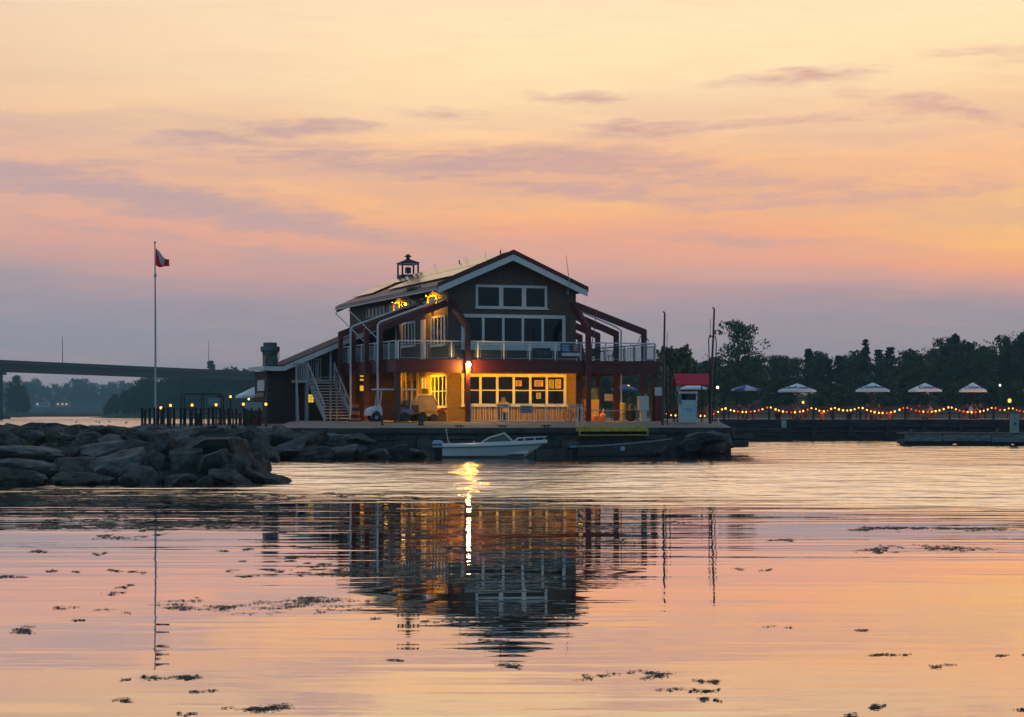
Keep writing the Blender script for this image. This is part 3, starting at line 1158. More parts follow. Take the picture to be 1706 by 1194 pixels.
cnt = 0
shore = []
for row, (Y0, step, hf) in enumerate([(352, 6.0, .72), (378, 5.6, .9), (408, 5.8, 1.0), (440, 6.5, .98)]):
    x = 6.0 if row < 3 else 2.0
    while x < 150:
        Y = Y0 + rt.uniform(-7, 7)
        px = CX + x / Y * F
        zt = gz(skyrow(px), Y)
        zb = land_z(x, Y)
        h = (zt - zb) * hf * rt.uniform(.86, 1.04)
        is_p = rt.random() < (.12 if px < 1280 else .3)
        shore.append((x, Y, zb, max(h, 4), is_p, row))
        x += step * rt.uniform(.75, 1.25)
for row in range(4):
    rws = sorted([s for s in shore if s[5] == row])
    rown = ['front rank', 'second rank', 'skyline rank', 'rear rank'][row]
    for i, (x, Y, zb, h, is_p, _) in enumerate(rws):
        if is_p:
            tree(rt.choice(PIN), (x, Y, zb), h * 1.06, 14, rt.uniform(0, 6.28), 'pine_tree', 'dark pine, %s tree from the left in the %s of the wooded shore' % (ordw(i), rown), 'trees of the wooded shore')
        else:
            tree(rt.choice(DEC), (x, Y, zb), h, 10, rt.uniform(0, 6.28), 'broadleaf_tree', 'leafy tree, %s from the left in the %s of the wooded shore' % (ordw(i), rown), 'trees of the wooded shore', rt.uniform(.75, 1.0) if h > 9 else 1.0)
# shrubs along the foot of the wood
i = 0
x = 8.0
while x < 140:
    Y = 338 + rt.uniform(-8, 6)
    tree(rt.choice(BUSH), (x, Y, land_z(x, Y)), rt.uniform(3.0, 5.0), 4, rt.uniform(0, 6.28), 'bush', 'low dark bush, %s from the left along the foot of the wood' % ordw(i), 'bushes at the foot of the wood')['category'] = 'bush'
    i += 1
    x += rt.uniform(3.0, 4.6)
# the tall open tree that stands out of the skyline, and two pines
Yb = 345
tree(BIG, (gx(1230, Yb), Yb, land_z(gx(1230, Yb), Yb)), gz(537, Yb) - land_z(gx(1230, Yb), Yb), 18, .6, 'broadleaf_tree', 'tallest tree with an open crown standing out of the wooded skyline', 'trees of the wooded shore', 1.05)
for px, top, lab in ((1442, 567, 'ragged pine rising above the skyline behind the umbrellas'), (1590, 557, 'broad pine topping the right part of the wooded skyline'), (1700, 556, 'dark pine on the skyline at the right edge'),
                     (1346, 580, 'small pine just above the skyline left of the ragged pine')):
    Y = 398
    zb = land_z(gx(px, Y), Y)
    tree(rt.choice(PIN), (gx(px, Y), Y, zb), gz(top, Y) - zb, 14, rt.uniform(0, 6), 'pine_tree', lab, 'trees of the wooded shore', .75)
# shrub with bright leaf edge beside the gas dock (nearer)
Y = 196
tree(BUSH[0], (gx(1126, Y), Y, TZ - .05), gz(586, Y) - TZ, 4, 1.0, 'broadleaf_tree', 'bushy young tree behind the hose masts of the fuel dock', 'trees of the wooded shore', .8)

# left: the wood behind the bridge, and the hazy far shore
CL = [(150, 690), (172, 668), (190, 656), (210, 646), (232, 634), (255, 622), (300, 622), (340, 612), (400, 616), (460, 618), (560, 620), (700, 618)]


def clr(px):
    for (a, b), (c, d) in zip(CL, CL[1:]):
        if a <= px <= c:
            return b + (d - b) * (px - a) / (c - a)
    return CL[0][1] if px < CL[0][0] else CL[-1][1]


tl = []
for row, (Y0, hf) in enumerate([(858, .55), (880, .85), (915, 1.0)]):
    px = 176.0 + 8 * row
    while px < 640:
        Y = Y0 + rt.uniform(-8, 8)
        h = (gz(clr(px), Y) - 1.8) * hf * rt.uniform(.88, 1.05)
        tl.append((row, px, Y, max(h, 3.5)))
        px += rt.uniform(17, 25)
for row in range(3):
    rown = ['front rank below the bridge', 'middle rank below the bridge', 'rear rank behind the bridge'][row]
    for i, (_, px, Y, h) in enumerate(sorted(t_ for t_ in tl if t_[0] == row)):
        tree(rt.choice(DEC), (gx(px, Y), Y, 1.6), h, 10, rt.uniform(0, 6.28), 'broadleaf_tree', 'leafy tree, %s from the left in the %s' % (ordw(i), rown), 'trees at the bridge end', .8)
Y = 925
tree(PIN[0], (gx(351, Y), Y, 1.6), gz(600, Y) - 1.6, 14, 1, 'pine_tree', 'pine whose top shows just above the bridge deck', 'trees at the bridge end', .75)
FARS = [(-60, 636), (0, 634), (14, 632), (30, 640), (50, 632), (62, 634), (74, 642), (88, 638), (104, 640), (118, 634), (134, 630), (150, 634), (164, 640), (180, 636), (196, 634), (210, 638), (240, 640), (330, 640)]
i = 0
for row in range(2):
    px = -70.0 + row * 8
    while px < 300:
        Y = 2330 + row * 60 + rt.uniform(-12, 12)
        yy = [b + (d - b) * (px - a) / (c - a) for (a, b), (c, d) in zip(FARS, FARS[1:]) if a <= px <= c]
        h = (gz(yy[0] if yy else 638, Y) - 9) * (1.0 if row else .86) * rt.uniform(.92, 1.03)
        tree(rt.choice(DEC), (gx(px, Y), Y, 8.5), h, 10, rt.uniform(0, 6.28), 'broadleaf_tree', 'hazy blue far-off tree, %s from the left in the %s rank beyond the bridge' % (ordw(i), ['front', 'rear'][row]), 'trees of the hazy far shore', .72)
        i += 1
        px += rt.uniform(13, 18)
    i = 0
for px, top, lab in ((28, 628, 'tall dark tree beside the bridge pier'), (16, 648, 'dark round tree at the foot of the bridge pier'), (40, 660, 'low dark tree right of the bridge pier'), (34, 644, 'middle dark tree right of the bridge pier')):
    Y = 1095
    tree(rt.choice(DEC[:3]), (gx(px, Y), Y + (px % 7), 1.8), gz(top, Y) - 1.8, 10, px, 'broadleaf_tree', lab, 'trees by the bridge pier', .6)

# ---------------------------------------------------------------- bridge
BR = mat('bridge_concrete', (.03, .037, .042), .9, var=.2, scale=.1)
BRG = mat('bridge_girder', (.010, .013, .015), .8, var=.2, scale=.1)
p0, p1 = Vector((gx(0, 700), 700)), Vector((gx(425, 870), 870))
dr = (p1 - p0).normalized()
nrm = Vector((-dr.y, dr.x))
brid = empty('road_bridge', (p0.x, p0.y, 0), math.atan2(dr.y, dr.x), 'long concrete road bridge on tall piers across the bay', 'bridge')
L0, L1 = -420, 420
zt0, zt1, lref = gz(601, 700), gz(620, 870), (p1 - p0).length


def bz(s_):
    return zt0 + (zt1 - zt0) * s_ / lref


b = MB()
b.hexa([(L0, 0, bz(L0) - 3.5), (L1, 0, bz(L1) - 3.5), (L1, 12, bz(L1) - 3.5), (L0, 12, bz(L0) - 3.5), (L0, 0, bz(L0) - 1.0), (L1, 0, bz(L1) - 1.0), (L1, 12, bz(L1) - 1.0), (L0, 12, bz(L0) - 1.0)])
b.build('girder', BRG, brid)
b = MB()
b.hexa([(L0, -1.2, bz(L0) - .98), (L1, -1.2, bz(L1) - .98), (L1, 13.2, bz(L1) - .98), (L0, 13.2, bz(L0) - .98), (L0, -1.2, bz(L0) - .6), (L1, -1.2, bz(L1) - .6), (L1, 13.2, bz(L1) - .6), (L0, 13.2, bz(L0) - .6)])
for yy in (-1.2, 12.9):
    b.hexa([(L0, yy, bz(L0) - .59), (L1, yy, bz(L1) - .59), (L1, yy + .3, bz(L1) - .59), (L0, yy + .3, bz(L0) - .59), (L0, yy, bz(L0) + .35), (L1, yy, bz(L1) + .35), (L1, yy + .3, bz(L1) + .35), (L0, yy + .3, bz(L0) + .35)])
b.build('deck_slab', BR, brid)
for s_ in (-300, -150, 2, 300):
    b = MB()
    for yy in (1.0, 8.6):
        b.box(s_ - 1.0, s_ + 1.0, yy, yy + 2.4, 1.0, bz(s_) - 4.9)
    b.box(s_ - 1.3, s_ + 1.3, -.4, 12.4, bz(s_) - 4.9, bz(s_) - 3.52)
    b.box(s_ - 2.2, s_ + 2.2, -1.5, 13.5, -1.0, 1.0)
    b.build('pier', BR, brid)
for px, top in ((108, 560), (351, 569)):
    k = (px - CX) / F
    s_ = (k * p0.y - p0.x) / (dr.x - k * dr.y)
    Yl = p0.y + dr.y * s_
    b = MB()
    b.tube([(s_, 1, bz(s_) - .6), (s_, 1, gz(top, Yl))], [.16, .07], 6)
    b.tube([(s_, 1, gz(top, Yl)), (s_ + .4, 1.8, gz(top, Yl) + .1)], .06, 5)
    b.build('lamp_post', DARK, brid)

# lit cottages on the far shore
WARM = glow('cottage_window', (1, .66, .30), .9)
for px, lab in ((70, 'pale cottage with small lights on the hazy far shore'), (104, 'cottage with warm lit windows on the hazy far shore')):
    Y = 2262
    r = empty('cottage', (gx(px, Y), Y, 9.0), .1, lab, 'house')
    r.scale = (1.6, 1.6, 1.6)
    b = MB()
    b.box(-5, 5, 0, 6, -1, 3.2)
    b.build('wall', mat('cottage_wall', (.3, .3, .3), .9, var=.1), r)
    b = MB()
    b.prism([(-5.5, 3.2), (5.5, 3.2), (0, 6)], 'y', -.4, 6.4)
    b.build('roof', ROOFM, r)
    for xx in (-3.2, 0, 2.8):
        b = MB()
        b.box(xx - .55, xx + .55, -.12, -.02, 1.2, 2.4)
        b.build('window', WARM if px > 90 or xx < 0 else DGLASS, r)
# ---------------------------------------------------------------- the restaurant building
BR_ = R(19.2)
house = empty('clubhouse_building', (OX, OY, GZ), BR_, 'dark shingled waterside restaurant with gabled roof, red timber frames and wraparound deck', 'building')


def HB():
    return MB(GZ)


def on(name, mats, b, parent=None, **k):
    return b.build(name, mats, parent or house, **k)


WU0, WU1, WV0, WV1 = 3.85, 11.85, 2.5, 25.3            # main block
DKZ = 5.30                                              # deck level
EZ, RZ, RU = 9.72, 11.72, 7.55                          # eave, ridge
DU = 16.12                                              # deck length along the front
FASB = 4.58


def rz_at(u):                                           # underside of the main roof over u
    return (RZ - .32) - (RZ - EZ) / (RU - 3.0) * abs(u - RU)


# upper walls (shingle) and lower walls
b = HB()
ring = [(WU0, DKZ), (WU1, DKZ), (WU1, rz_at(WU1) + .04), (RU, rz_at(RU) + .04), (WU0, rz_at(WU0) + .04)]
b.prism(ring, 'y', WV0, WV0 + .2)
b.prism(ring, 'y', WV1 - .2, WV1)
b.box(WU0, WU0 + .2, WV0 + .2, WV1 - .2, DKZ - .3, rz_at(WU0) + .03)
b.box(WU1 - .2, WU1, WV0 + .2, WV1 - .2, DKZ - .3, rz_at(WU1) + .03)
on('upper_wall', WALL, b)
b = HB()
b.box(WU0, WU1, WV0, WV0 + .2, GZ - .1, DKZ - .32)
b.box(WU0, WU0 + .2, WV0 + .2, WV1, GZ - .1, DKZ - .32)
b.box(WU1 - .2, WU1, WV0 + .2, WV1, GZ - .1, DKZ - .32)
on('lower_wall', LOWW, b)

# roof: two slopes, maroon, white rake boards, ridge
RV0, RV1 = 1.55, 25.5
b = HB()
sl = (RZ - EZ) / (RU - 3.0)
uL, uR = 3.0, 12.15
zR = RZ - sl * (uR - RU)
b.prism([(uL, EZ - .02), (RU, RZ - .02), (RU, RZ - .26), (uL, EZ - .26)], 'y', RV0, RV1)
b.prism([(RU + .002, RZ - .02), (uR, zR - .02), (uR, zR - .26), (RU + .002, RZ - .26)], 'y', RV0, RV1)
roof = on('roof', ROOFM, b)
for ya, yb in ((RV0 - .06, RV0 - .005), (RV1 + .005, RV1 + .06)):
    b = HB()
    b.prism([(uL - .05, EZ - .16), (RU, RZ - .16), (RU, RZ - .52), (uL - .05, EZ - .52)], 'y', ya, yb)
    b.prism([(RU + .003, RZ - .16), (uR + .05, zR - .18), (uR + .05, zR - .52), (RU + .003, RZ - .52)], 'y', ya, yb)
    on('rake_board', WHITE, b, roof)
b = HB()
b.prism([(uL - .10, EZ + .07), (RU, RZ + .12), (uR + .1, zR + .05), (uR + .1, zR - .14), (RU, RZ - .13), (uL - .1, EZ - .14)], 'y', RV0 - .10, RV0 - .062)
b.prism([(RU - .18, RZ - .05), (RU, RZ + .06), (RU + .18, RZ - .05)], 'y', RV0 - .06, RV1)
on('ridge_cap', REDF, b, roof)
b = HB()
b.box(uL - .14, uL - .01, RV0, RV1, EZ - .26, EZ - .10)
b.box(uR + .01, uR + .14, RV0, RV1, zR - .26, zR - .10)
on('gutter', mat('gutter_grey', (.16, .16, .17), .5, var=.1), b, roof)
b = HB()
b.box(uL - .15, uL - .005, RV0, RV1, EZ - .33, EZ - .262)
on('eave_trim', WHITE, b, roof)
# soffit under the left eave
b = HB()
b.prism([(uL + .02, EZ - .30), (WU0 - .01, rz_at(WU0) - .02), (WU0 - .01, rz_at(WU0) - .06), (uL + .02, EZ - .34)], 'y', RV0 + .1, RV1 - .1)
on('eave_soffit', SOFFIT, b, roof)

# solar panels on the left slope: three rows, a little proud of the roof
def slope_pt(f, v, up=.0):
    u = uL + (RU - uL) * f
    return Vector((u - sl * up * .9, v, EZ + (RZ - EZ) * f + up))


for r_ in range(2):
    f0, f1 = ((.24, .58), (.60, .94))[r_]
    n = 13
    for k in range(n):
        v0 = RV0 + .7 + k * 1.78
        v1 = v0 + 1.72
        if r_ == 0 and 15.5 < v0 < 18.5:
            continue
        b = HB()
        b.hexa([slope_pt(f0, v0, .05), slope_pt(f1, v0, .05), slope_pt(f1, v1, .05), slope_pt(f0, v1, .05), slope_pt(f0, v0, .10), slope_pt(f1, v0, .10), slope_pt(f1, v1, .10), slope_pt(f0, v1, .10)])
        on('solar_panel', PANEL, b, roof)
# bird spikes and vents along the ridge
b = HB()
for v in (3.0, 11.0):
    b.tube([(RU - .3, v, RZ - .1), (RU - .3, v, RZ + .18)], .04, 6)
b.tube([(RU - .5, 5.2, RZ - .2), (RU - .5, 5.2, RZ + .4)], .008, 4)
for v in (2.2, 9.0, 15.6):
    for q in range(2):
        b.tube([(RU - .4 - .12 * q, v, RZ - .1), (RU - .45 - .12 * q, v, RZ + .22 + .1 * q)], .007, 4)
on('roof_vent', DARK, b, roof)
# greenery rooted in the left gutter
b = MB()
rnd = random.Random(4)
for _ in range(240):
    v = rnd.gauss(0, .8)
    a, l = rnd.uniform(0, 6.28), rnd.uniform(.1, .42)
    x, z = rnd.uniform(-.1, .25), rnd.uniform(-.05, .1)
    b.poly([(x, v, z), (x + .05, v + .05, z), (x + math.cos(a) * l * .6, v + math.sin(a) * l * .8, z + l)])
o = b.build('gutter_plant', WEED, house)
o.location = (uL + .05, V(686, uL), EZ - .12 - GZ)

# cupola lantern on the far end of the ridge
CVv = 23.6
cup = HB()
cz = RZ - .35
for du in (-.56, .56):
    for dv in (-.56, .56):
        cup.box(RU + du - .05, RU + du + .05, CVv + dv - .05, CVv + dv + .05, cz, cz + 1.27)
cup.box(RU - .62, RU + .62, CVv - .62, CVv + .62, cz - .2, cz + .38)
cupola = on('cupola', mat('cupola_maroon', (.035, .016, .022), .7, var=.2), cup)
b = HB()
for s_ in (-1, 1):
    z0, z1 = cz + .381, cz + 1.22
    b.box(RU - .5, RU + .5, CVv + s_ * .53 - .025, CVv + s_ * .53 + .025, z0, z0 + .07)
    b.box(RU - .5, RU + .5, CVv + s_ * .53 - .025, CVv + s_ * .53 + .025, z1 - .10, z1)
    b.box(RU + s_ * .53 - .025, RU + s_ * .53 + .025, CVv - .5, CVv + .5, z0, z0 + .07)
    b.box(RU + s_ * .53 - .025, RU + s_ * .53 + .025, CVv - .5, CVv + .5, z1 - .10, z1)
on('cupola_rail', mat('cupola_white', (.75, .72, .70), .6, var=.06), b, cupola)
b = HB()
b.box(RU - .17, RU + .17, CVv - .17, CVv + .17, cz + .55, cz + .95)
b.tube([(RU, CVv, cz + .38), (RU, CVv, cz + .55)], .04, 6)
b.tube([(RU, CVv, cz + .95), (RU, CVv, cz + 1.24)], .02, 6)
on('cupola_lantern', DARK, b, cupola)
b = HB()
zt = cz + 1.24
for k in range(4):
    a0, a1 = math.pi / 4 + k * math.pi / 2, math.pi / 4 + (k + 1) * math.pi / 2
    b.poly([(RU + .98 * math.cos(a0), CVv + .98 * math.sin(a0), zt), (RU + .98 * math.cos(a1), CVv + .98 * math.sin(a1), zt), (RU + .2 * math.cos(a1), CVv + .2 * math.sin(a1), zt + .26), (RU + .2 * math.cos(a0), CVv + .2 * math.sin(a0), zt + .26)])
b.poly([(RU + .98 * math.cos(math.pi / 4 + k * math.pi / 2), CVv + .98 * math.sin(math.pi / 4 + k * math.pi / 2), zt) for k in range(4)])
b.lathe([(.13, .22), (.13, .42), (.27, .45), (.24, .48), (.03, .64)], (RU, CVv, zt), 10)
on('cupola_roof', mat('cupola_maroon', (.035, .016, .022)), b, cupola)

# ------------------------------------------------ windows
TRIM = mat('window_trim', (.60, .63, .66), .5, var=.06)


def win_front(u0, u1, z0, z1, divs, v=WV0, th=.14, rows=(), mull=.12, sill=True, name='window', label=None):
    """frame on a wall facing -v; divs: u of the mullions, rows: z of the meeting rails"""
    b = HB()
    b.box(u0, u1, v - .07, v - .002, z1 - th, z1)
    b.box(u0, u1, v - .07, v - .002, z0, z0 + th)
    b.box(u0, u0 + th, v - .068, v - .003, z0 + th, z1 - th)
    b.box(u1 - th, u1, v - .068, v - .003, z0 + th, z1 - th)
    for d in divs:
        b.box(d - mull / 2, d + mull / 2, v - .066, v - .004, z0 + th, z1 - th)
    for r_ in rows:
        b.box(u0 + th, u1 - th, v - .05, v - .006, r_ - .03, r_ + .03)
    if sill:
        b.box(u0 - .06, u1 + .06, v - .15, v - .072, z0 - .02, z0 + .06)
    f = on(name, TRIM, b)
    b = HB()
    b.box(u0 + th * .6, u1 - th * .6, v - .02, v - .0015, z0 + th * .6, z1 - th * .6)
    on('pane', DGLASS, b, f)
    if label:
        f['label'] = label
    return f


def win_side(px0, px1, z0, z1, n, u=WU0, th=.12, rows=0, mull=.07, name='window', lit=None):
    """frame on the left wall (facing -u) between photo columns px0..px1"""
    v1, v0 = V(px0, u), V(px1, u)
    b = HB()
    b.box(u - .07, u - .002, v0, v1, z1 - th, z1)
    b.box(u - .10, u - .002, v0 - .04, v1 + .04, z0 - .02, z0 + th)
    for vv in (v0, v1 - th * 1.6):
        b.box(u - .068, u - .003, vv, vv + th * 1.6, z0 + th, z1 - th)
    for k in range(1, n):
        vv = v0 + (v1 - v0) * k / n
        b.box(u - .066, u - .004, vv - mull * 1.3, vv + mull * 1.3, z0 + th, z1 - th)
    if rows:
        zm = (z0 + z1) / 2
        b.box(u - .05, u - .005, v0 + th, v1 - th, zm - .03, zm + .03)
    f = on(name, TRIM, b)
    b = HB()
    b.box(u - .02, u - .0015, v0 + .1, v1 - .1, z0 + th * .6, z1 - th * .6)
    on('pane', lit or DGLASS, b, f)
    return f


v_ = WV0
win_front(U(792, v_), U(911, v_), ZZ(514.5, 7.8, v_), ZZ(475, 7.8, v_), [U(834.5, v_), U(872.5, v_)], th=.15, mull=.26, label='triple window high in the gable')
win_front(U(768, v_), U(941.5, v_), ZZ(583, 7.8, v_), ZZ(524, 7.8, v_), [U(p, v_) for p in (804.5, 838, 870.5, 903.5)], th=.2, mull=.15, label='row of five tall windows behind the deck rail')
b = HB()
b.box(U(776, v_), U(933, v_), v_ - .064, v_ - .021, ZZ(583, 7.8, v_), ZZ(571, 7.8, v_))
on('window_apron', TRIM, b)
gw = win_front(U(768, v_), U(943, v_), ZZ(677, 7.8, v_), ZZ(623, 7.8, v_), [U(p, v_) for p in (800, 828, 855.5, 883, 910.5)], th=.17, mull=.15, rows=(ZZ(650, 7.8, v_),), label='long lit band of six sash windows at ground level')
# notices taped inside the ground-floor panes
PAPER = mat('paper_notice', (.55, .45, .36), .8, var=.15, scale=8)
PAPG = mat('green_notice', (.35, .42, .2), .8, var=.3, scale=9)
for (pa, pb_, ya, yb, m_) in ((859, 869, 633.5, 643, PAPER), (890, 904.5, 633, 643.5, PAPER), (893, 901, 654, 664, PAPG), (914, 923, 632, 646.5, PAPG), (925, 934.5, 631, 646.5, PAPER)):
    b = HB()
    b.box(U(pa, v_), U(pb_, v_), v_ - .026, v_ - .021, ZZ(yb, 7.8, v_), ZZ(ya, 7.8, v_))
    nt_ = on('notice', m_, b, gw)
    b = HB()
    nlines = 4
    for q in range(nlines):
        zz_ = ZZ(ya + (yb - ya) * (q + 1) / (nlines + 1), 7.8, v_)
        b.box(U(pa + 1.5, v_), U(pb_ - 1.5 - (q % 2) * 2, v_), v_ - .0285, v_ - .0265, zz_ - .03, zz_ + .02)
    on('notice_lines', mat('notice_ink', (.25, .10, .06), .8, var=.1), b, gw)

zs = lambda py, px, u=WU0: ZZ(py, u, V(px, u))
win_side(719, 742.5, zs(577, 730), zs(526, 730), 4)
win_side(671, 692.5, zs(578, 682), zs(536, 682), 4)
win_side(719, 745.5, zs(679, 730), zs(624, 730), 4, rows=1)
# pale doors / panels between the windows
for px0, px1, ya, yb in ((702, 709, 533, 580), (655, 661.5, 541, 582)):
    b = HB()
    b.box(WU0 - .05, WU0 - .002, V(px1, WU0), V(px0, WU0), DKZ, zs(ya, px0))
    on('door', TRIM, b)
# ground door with two lights, left wall
b = HB()
b.box(WU0 - .06, WU0 - .002, V(719, WU0) + .05, V(700, WU0), GZ, zs(626, 709))
dr_ = on('door', mat('buff_door', (.36, .27, .15), .6, var=.15), b)
AMBW = glow('lit_amber_pane', (1.0, .50, .06), 1.1)
for px0, px1 in ((704.5, 707.2), (709.3, 712)):
    b = HB()
    b.box(WU0 - .075, WU0 - .062, V(px1, WU0), V(px0, WU0), zs(647, 708), zs(630, 708))
    on('door_light', AMBW, b, dr_)
b = HB()
b.box(WU0 - .075, WU0 - .062, V(715, WU0), V(705, WU0), zs(655, 708), zs(647.5, 708))
on('door_notice', mat('dark_notice', (.05, .045, .02), .8, var=.2), b, dr_)
# back part of the ground floor: glazed lit front below the deck
b = HB()
for px in (672, 679.5, 688, 697):
    vv = V(px, WU0)
    b.box(WU0 - .12, WU0 - .003, vv - .12, vv + .12, GZ, FASB + .2)
on('door_frame', mat('buff_trim', (.42, .32, .18), .6, var=.1), b)
b = HB()
b.box(WU0 - .03, WU0 - .002, V(697, WU0) + .15, V(672, WU0) - .15, GZ + .2, FASB - .3)
on('pane', mat('glazed_door', (.05, .03, .015), .15, var=.3, scale=1), b)

# clerestory windows under the left eave
for px0, px1, ya, yb, n in ((699, 728, 491, 508, 2), (671, 695, 497, 513, 2), (646, 667, 502, 520, 2), (612, 642, 508, 535, 5)):
    v1, v0 = V(px0, WU0), V(px1, WU0)
    z1, z0 = EZ - .42, 8.62
    b = HB()
    b.box(WU0 - .06, WU0 - .002, v0, v1, z1 - .07, z1)
    b.box(WU0 - .08, WU0 - .002, v0, v1, z0, z0 + .07)
    for k in range(n + 1):
        vv = v0 + (v1 - v0) * k / n
        b.box(WU0 - .058, WU0 - .003, vv - .14, vv + .14, z0 + .07, z1 - .07)
    f = on('window', mat('clerestory_trim', (.34, .30, .24), .6, var=.1), b)
    b = HB()
    b.box(WU0 - .02, WU0 - .0015, v0 + .1, v1 - .1, z0 + .05, z1 - .05)
    on('pane', DGLASS, b, f)

# ------------------------------------------------ deck
DV1 = 14.8
b = HB()
b.box(0.12, DU - .12, .12, WV0 - .003, DKZ - .30, DKZ - .02)
b.box(0.12, WU0 - .003, WV0, DV1, DKZ - .302, DKZ - .022)
b.box(WU1 + .003, DU - .12, WV0, DV1, DKZ - .304, DKZ - .024)
on('deck_floor', mat('deck_floor', (.10, .08, .065), .85, var=.25, scale=2, stretch=(1, 8, 1)), b)
b = HB()
b.box(.13, DU - .13, .14, WV0 - .004, DKZ - .42, DKZ - .31)
b.box(.13, WU0 - .004, WV0, DV1 - .02, DKZ - .422, DKZ - .312)
b.box(WU1 + .004, DU - .13, WV0, DV1 - .02, DKZ - .424, DKZ - .314)
on('deck_soffit', SOFFIT, b)
b = HB()
b.box(0, DU, 0, .1, FASB, DKZ)
b.box(0, .1, .102, DV1, FASB + .02, DKZ - .002)
b.box(DU - .1, DU, .102, DV1, FASB + .02, DKZ - .002)
b.box(-.05, DU + .05, -.05, -.003, DKZ - .10, DKZ + .03)
b.box(-.05, -.003, 0, DV1, DKZ - .102, DKZ + .028)
on('deck_fascia', REDF, b)
# corner posts
for u_ in (.14, DU - .17):
    b = HB()
    b.box(u_ - .15, u_ + .15, .13, .43, GZ - .05, DKZ - .43)
    on('corner_post', mat('dark_post', (.06, .03, .03), .7, var=.2), b)

# ------------------------------------------------ red timber frames
BM_W, BM_H = .24, .38


def frame_part(p_wall, p_knee, foot_z, label=None):
    b = HB()
    p, q = Vector(p_wall), Vector(p_knee)
    d = (q - p).normalized()
    b.bar(p, q + d * .05, BM_W, BM_H)
    kx, ky = q.x, q.y
    b.box(kx - .135, kx + .135, ky - .13, ky + .13, foot_z, q.z + .12)
    o = on('timber_frame', REDT, b)
    return o


KN = 7.16
for v in (2.66, 5.75, 8.85, 11.95):
    frame_part((WU0 - .02, v, 8.72), (-.20, v, KN), GZ - .05)
    frame_part((WU1 + .02, v, 8.72), (DU + .20 - .0, v, KN), GZ - .05) if v < 4 else frame_part((WU1 + .02, v, 8.72), (DU - .35, v, KN), GZ - .05)
for px in (779, 980):
    u_ = U(px, -.22)
    frame_part((u_ - (.12 if px < 800 else -.1), WV0 - .02, 8.72), (u_, -.22, KN), GZ - .05)

# white rain pipes: from the left eave down along two of the frames
for v in (2.66, 8.85):
    b = HB()
    b.tube([(uL - .07, v - .25, EZ - .3), (WU0 - .22, v - .25, EZ - .62), (WU0 - .22, v - .25, 8.98), (-.28, v - .25, KN + .36), (-.42, v - .25, KN + .18), (-.42, v - .25, GZ + .1)], .062, 8)
    on('rain_pipe', WHITE, b)
b = HB()
b.tube([(WU1 + .2, 5.5, EZ - .5), (WU1 + .2, 5.5, 9.0), (DU - .45, 5.5, KN + .42), (DU - .12, 5.5, KN + .2), (DU - .12, 5.5, GZ)], .055, 8)
on('rain_pipe', WHITE, b)
b = HB()
b.tube([(WU1 + .2, 8.6, EZ - .5), (WU1 + .2, 8.6, 9.0), (DU - .45, 8.6, KN + .42)], .055, 8)
on('rain_pipe', WHITE, b)

# ------------------------------------------------ deck railing: posts, rails, glass
RH = DKZ + 1.08


def rail_run(p, q, n, glassm, curve=False):
    p, q = Vector(p), Vector(q)
    d = (q - p)
    b = HB()
    b.bar(p + Vector((0, 0, RH)), q + Vector((0, 0, RH)), .07, .07)
    for k in range(n + 1):
        c = p + d * k / n
        b.bar(c + Vector((0, 0, DKZ - .02)), c + Vector((0, 0, RH - .036)), .075, .075)
    rl = on('deck_railing', WHITE, b)
    for k in range(n):
        a, e = p + d * (k + .09) / n, p + d * (k + .91) / n
        b = HB()
        zz0, zz1 = DKZ + .12, RH - .16
        b.bar(a + Vector((0, 0, (zz0 + zz1) / 2)), e + Vector((0, 0, (zz0 + zz1) / 2)), .012, zz1 - zz0)
        on('glass_panel', glassm, b, rl)
        b = HB()
        for zz_ in (zz0, zz1):
            b.bar(a + Vector((0, 0, zz_)), e + Vector((0, 0, zz_)), .03, .03)
        for c in (a, e):
            b.bar(c + Vector((0, 0, zz0)), c + Vector((0, 0, zz1)), .026, .026)
        on('panel_frame', STEEL, b, rl)


rail_run((.15, .12, 0), (DU - .15, .12, 0), 10, RAILG)
rail_run((.1, .35, 0), (.1, 12.6, 0), 8, PALE_SHEEN)
rail_run((DU - .08, .35, 0), (DU - .08, DV1 - .2, 0), 9, RAILG)
rail_run((WU1 + .4, DV1 - .1, 0), (DU - .2, DV1 - .1, 0), 3, RAILG)

# ------------------------------------------------ lean-to wing on the left
LV0, LV1 = 13.6, 17.5
LT = 8.45
lz = lambda u: LT - .43 * (WU0 - u)
b = HB()
ub = -4.7
b.box(-4.45, .9, LV0 + .1, LV0 + .3, GZ - .2, lz(-3.5) - .38)
b.prism([(-3.5, lz(-3.5) - .385), (WU0 - .01, lz(-3.5) - .385), (WU0 - .01, lz(WU0 - .01) - .42), (-3.5, lz(-3.5) - .382)], 'y', LV0 + .1, LV0 + .3)
b.box(.9, WU0 - .01, LV0 + .1, LV0 + .3, GZ - .2, lz(-3.5) - .386)
b.box(-4.45, -4.25, LV0 + .3, LV1, GZ - .2, lz(-3.5) - .38)
b.box(-4.25, WU0, LV1 - .2, LV1, GZ - .2, lz(-3.5) - .4)
on('wing_wall', WALLB, b)
b = HB()
b.prism([(-3.5, lz(-3.5)), (WU0 - .01, LT), (WU0 - .01, LT - .3), (-3.5, lz(-3.5) - .3)], 'y', LV0 - .5, LV1 + .3)
b.prism([(ub, lz(-3.5) - .10), (-3.502, lz(-3.5) - .002), (-3.502, lz(-3.5) - .298), (ub, lz(-3.5) - .30)], 'y', LV0 - .5, LV1 + .3)
wr = on('wing_roof', mat('shingle_roof', (.055, .040, .043), .8, var=.35, scale=5, stretch=(1, 1, 1)), b)
b = HB()
b.prism([(-3.5, lz(-3.5) - .08), (WU0 - .01, LT - .08), (WU0 - .01, LT - .40), (-3.5, lz(-3.5) - .40)], 'y', LV0 - .57, LV0 - .505)
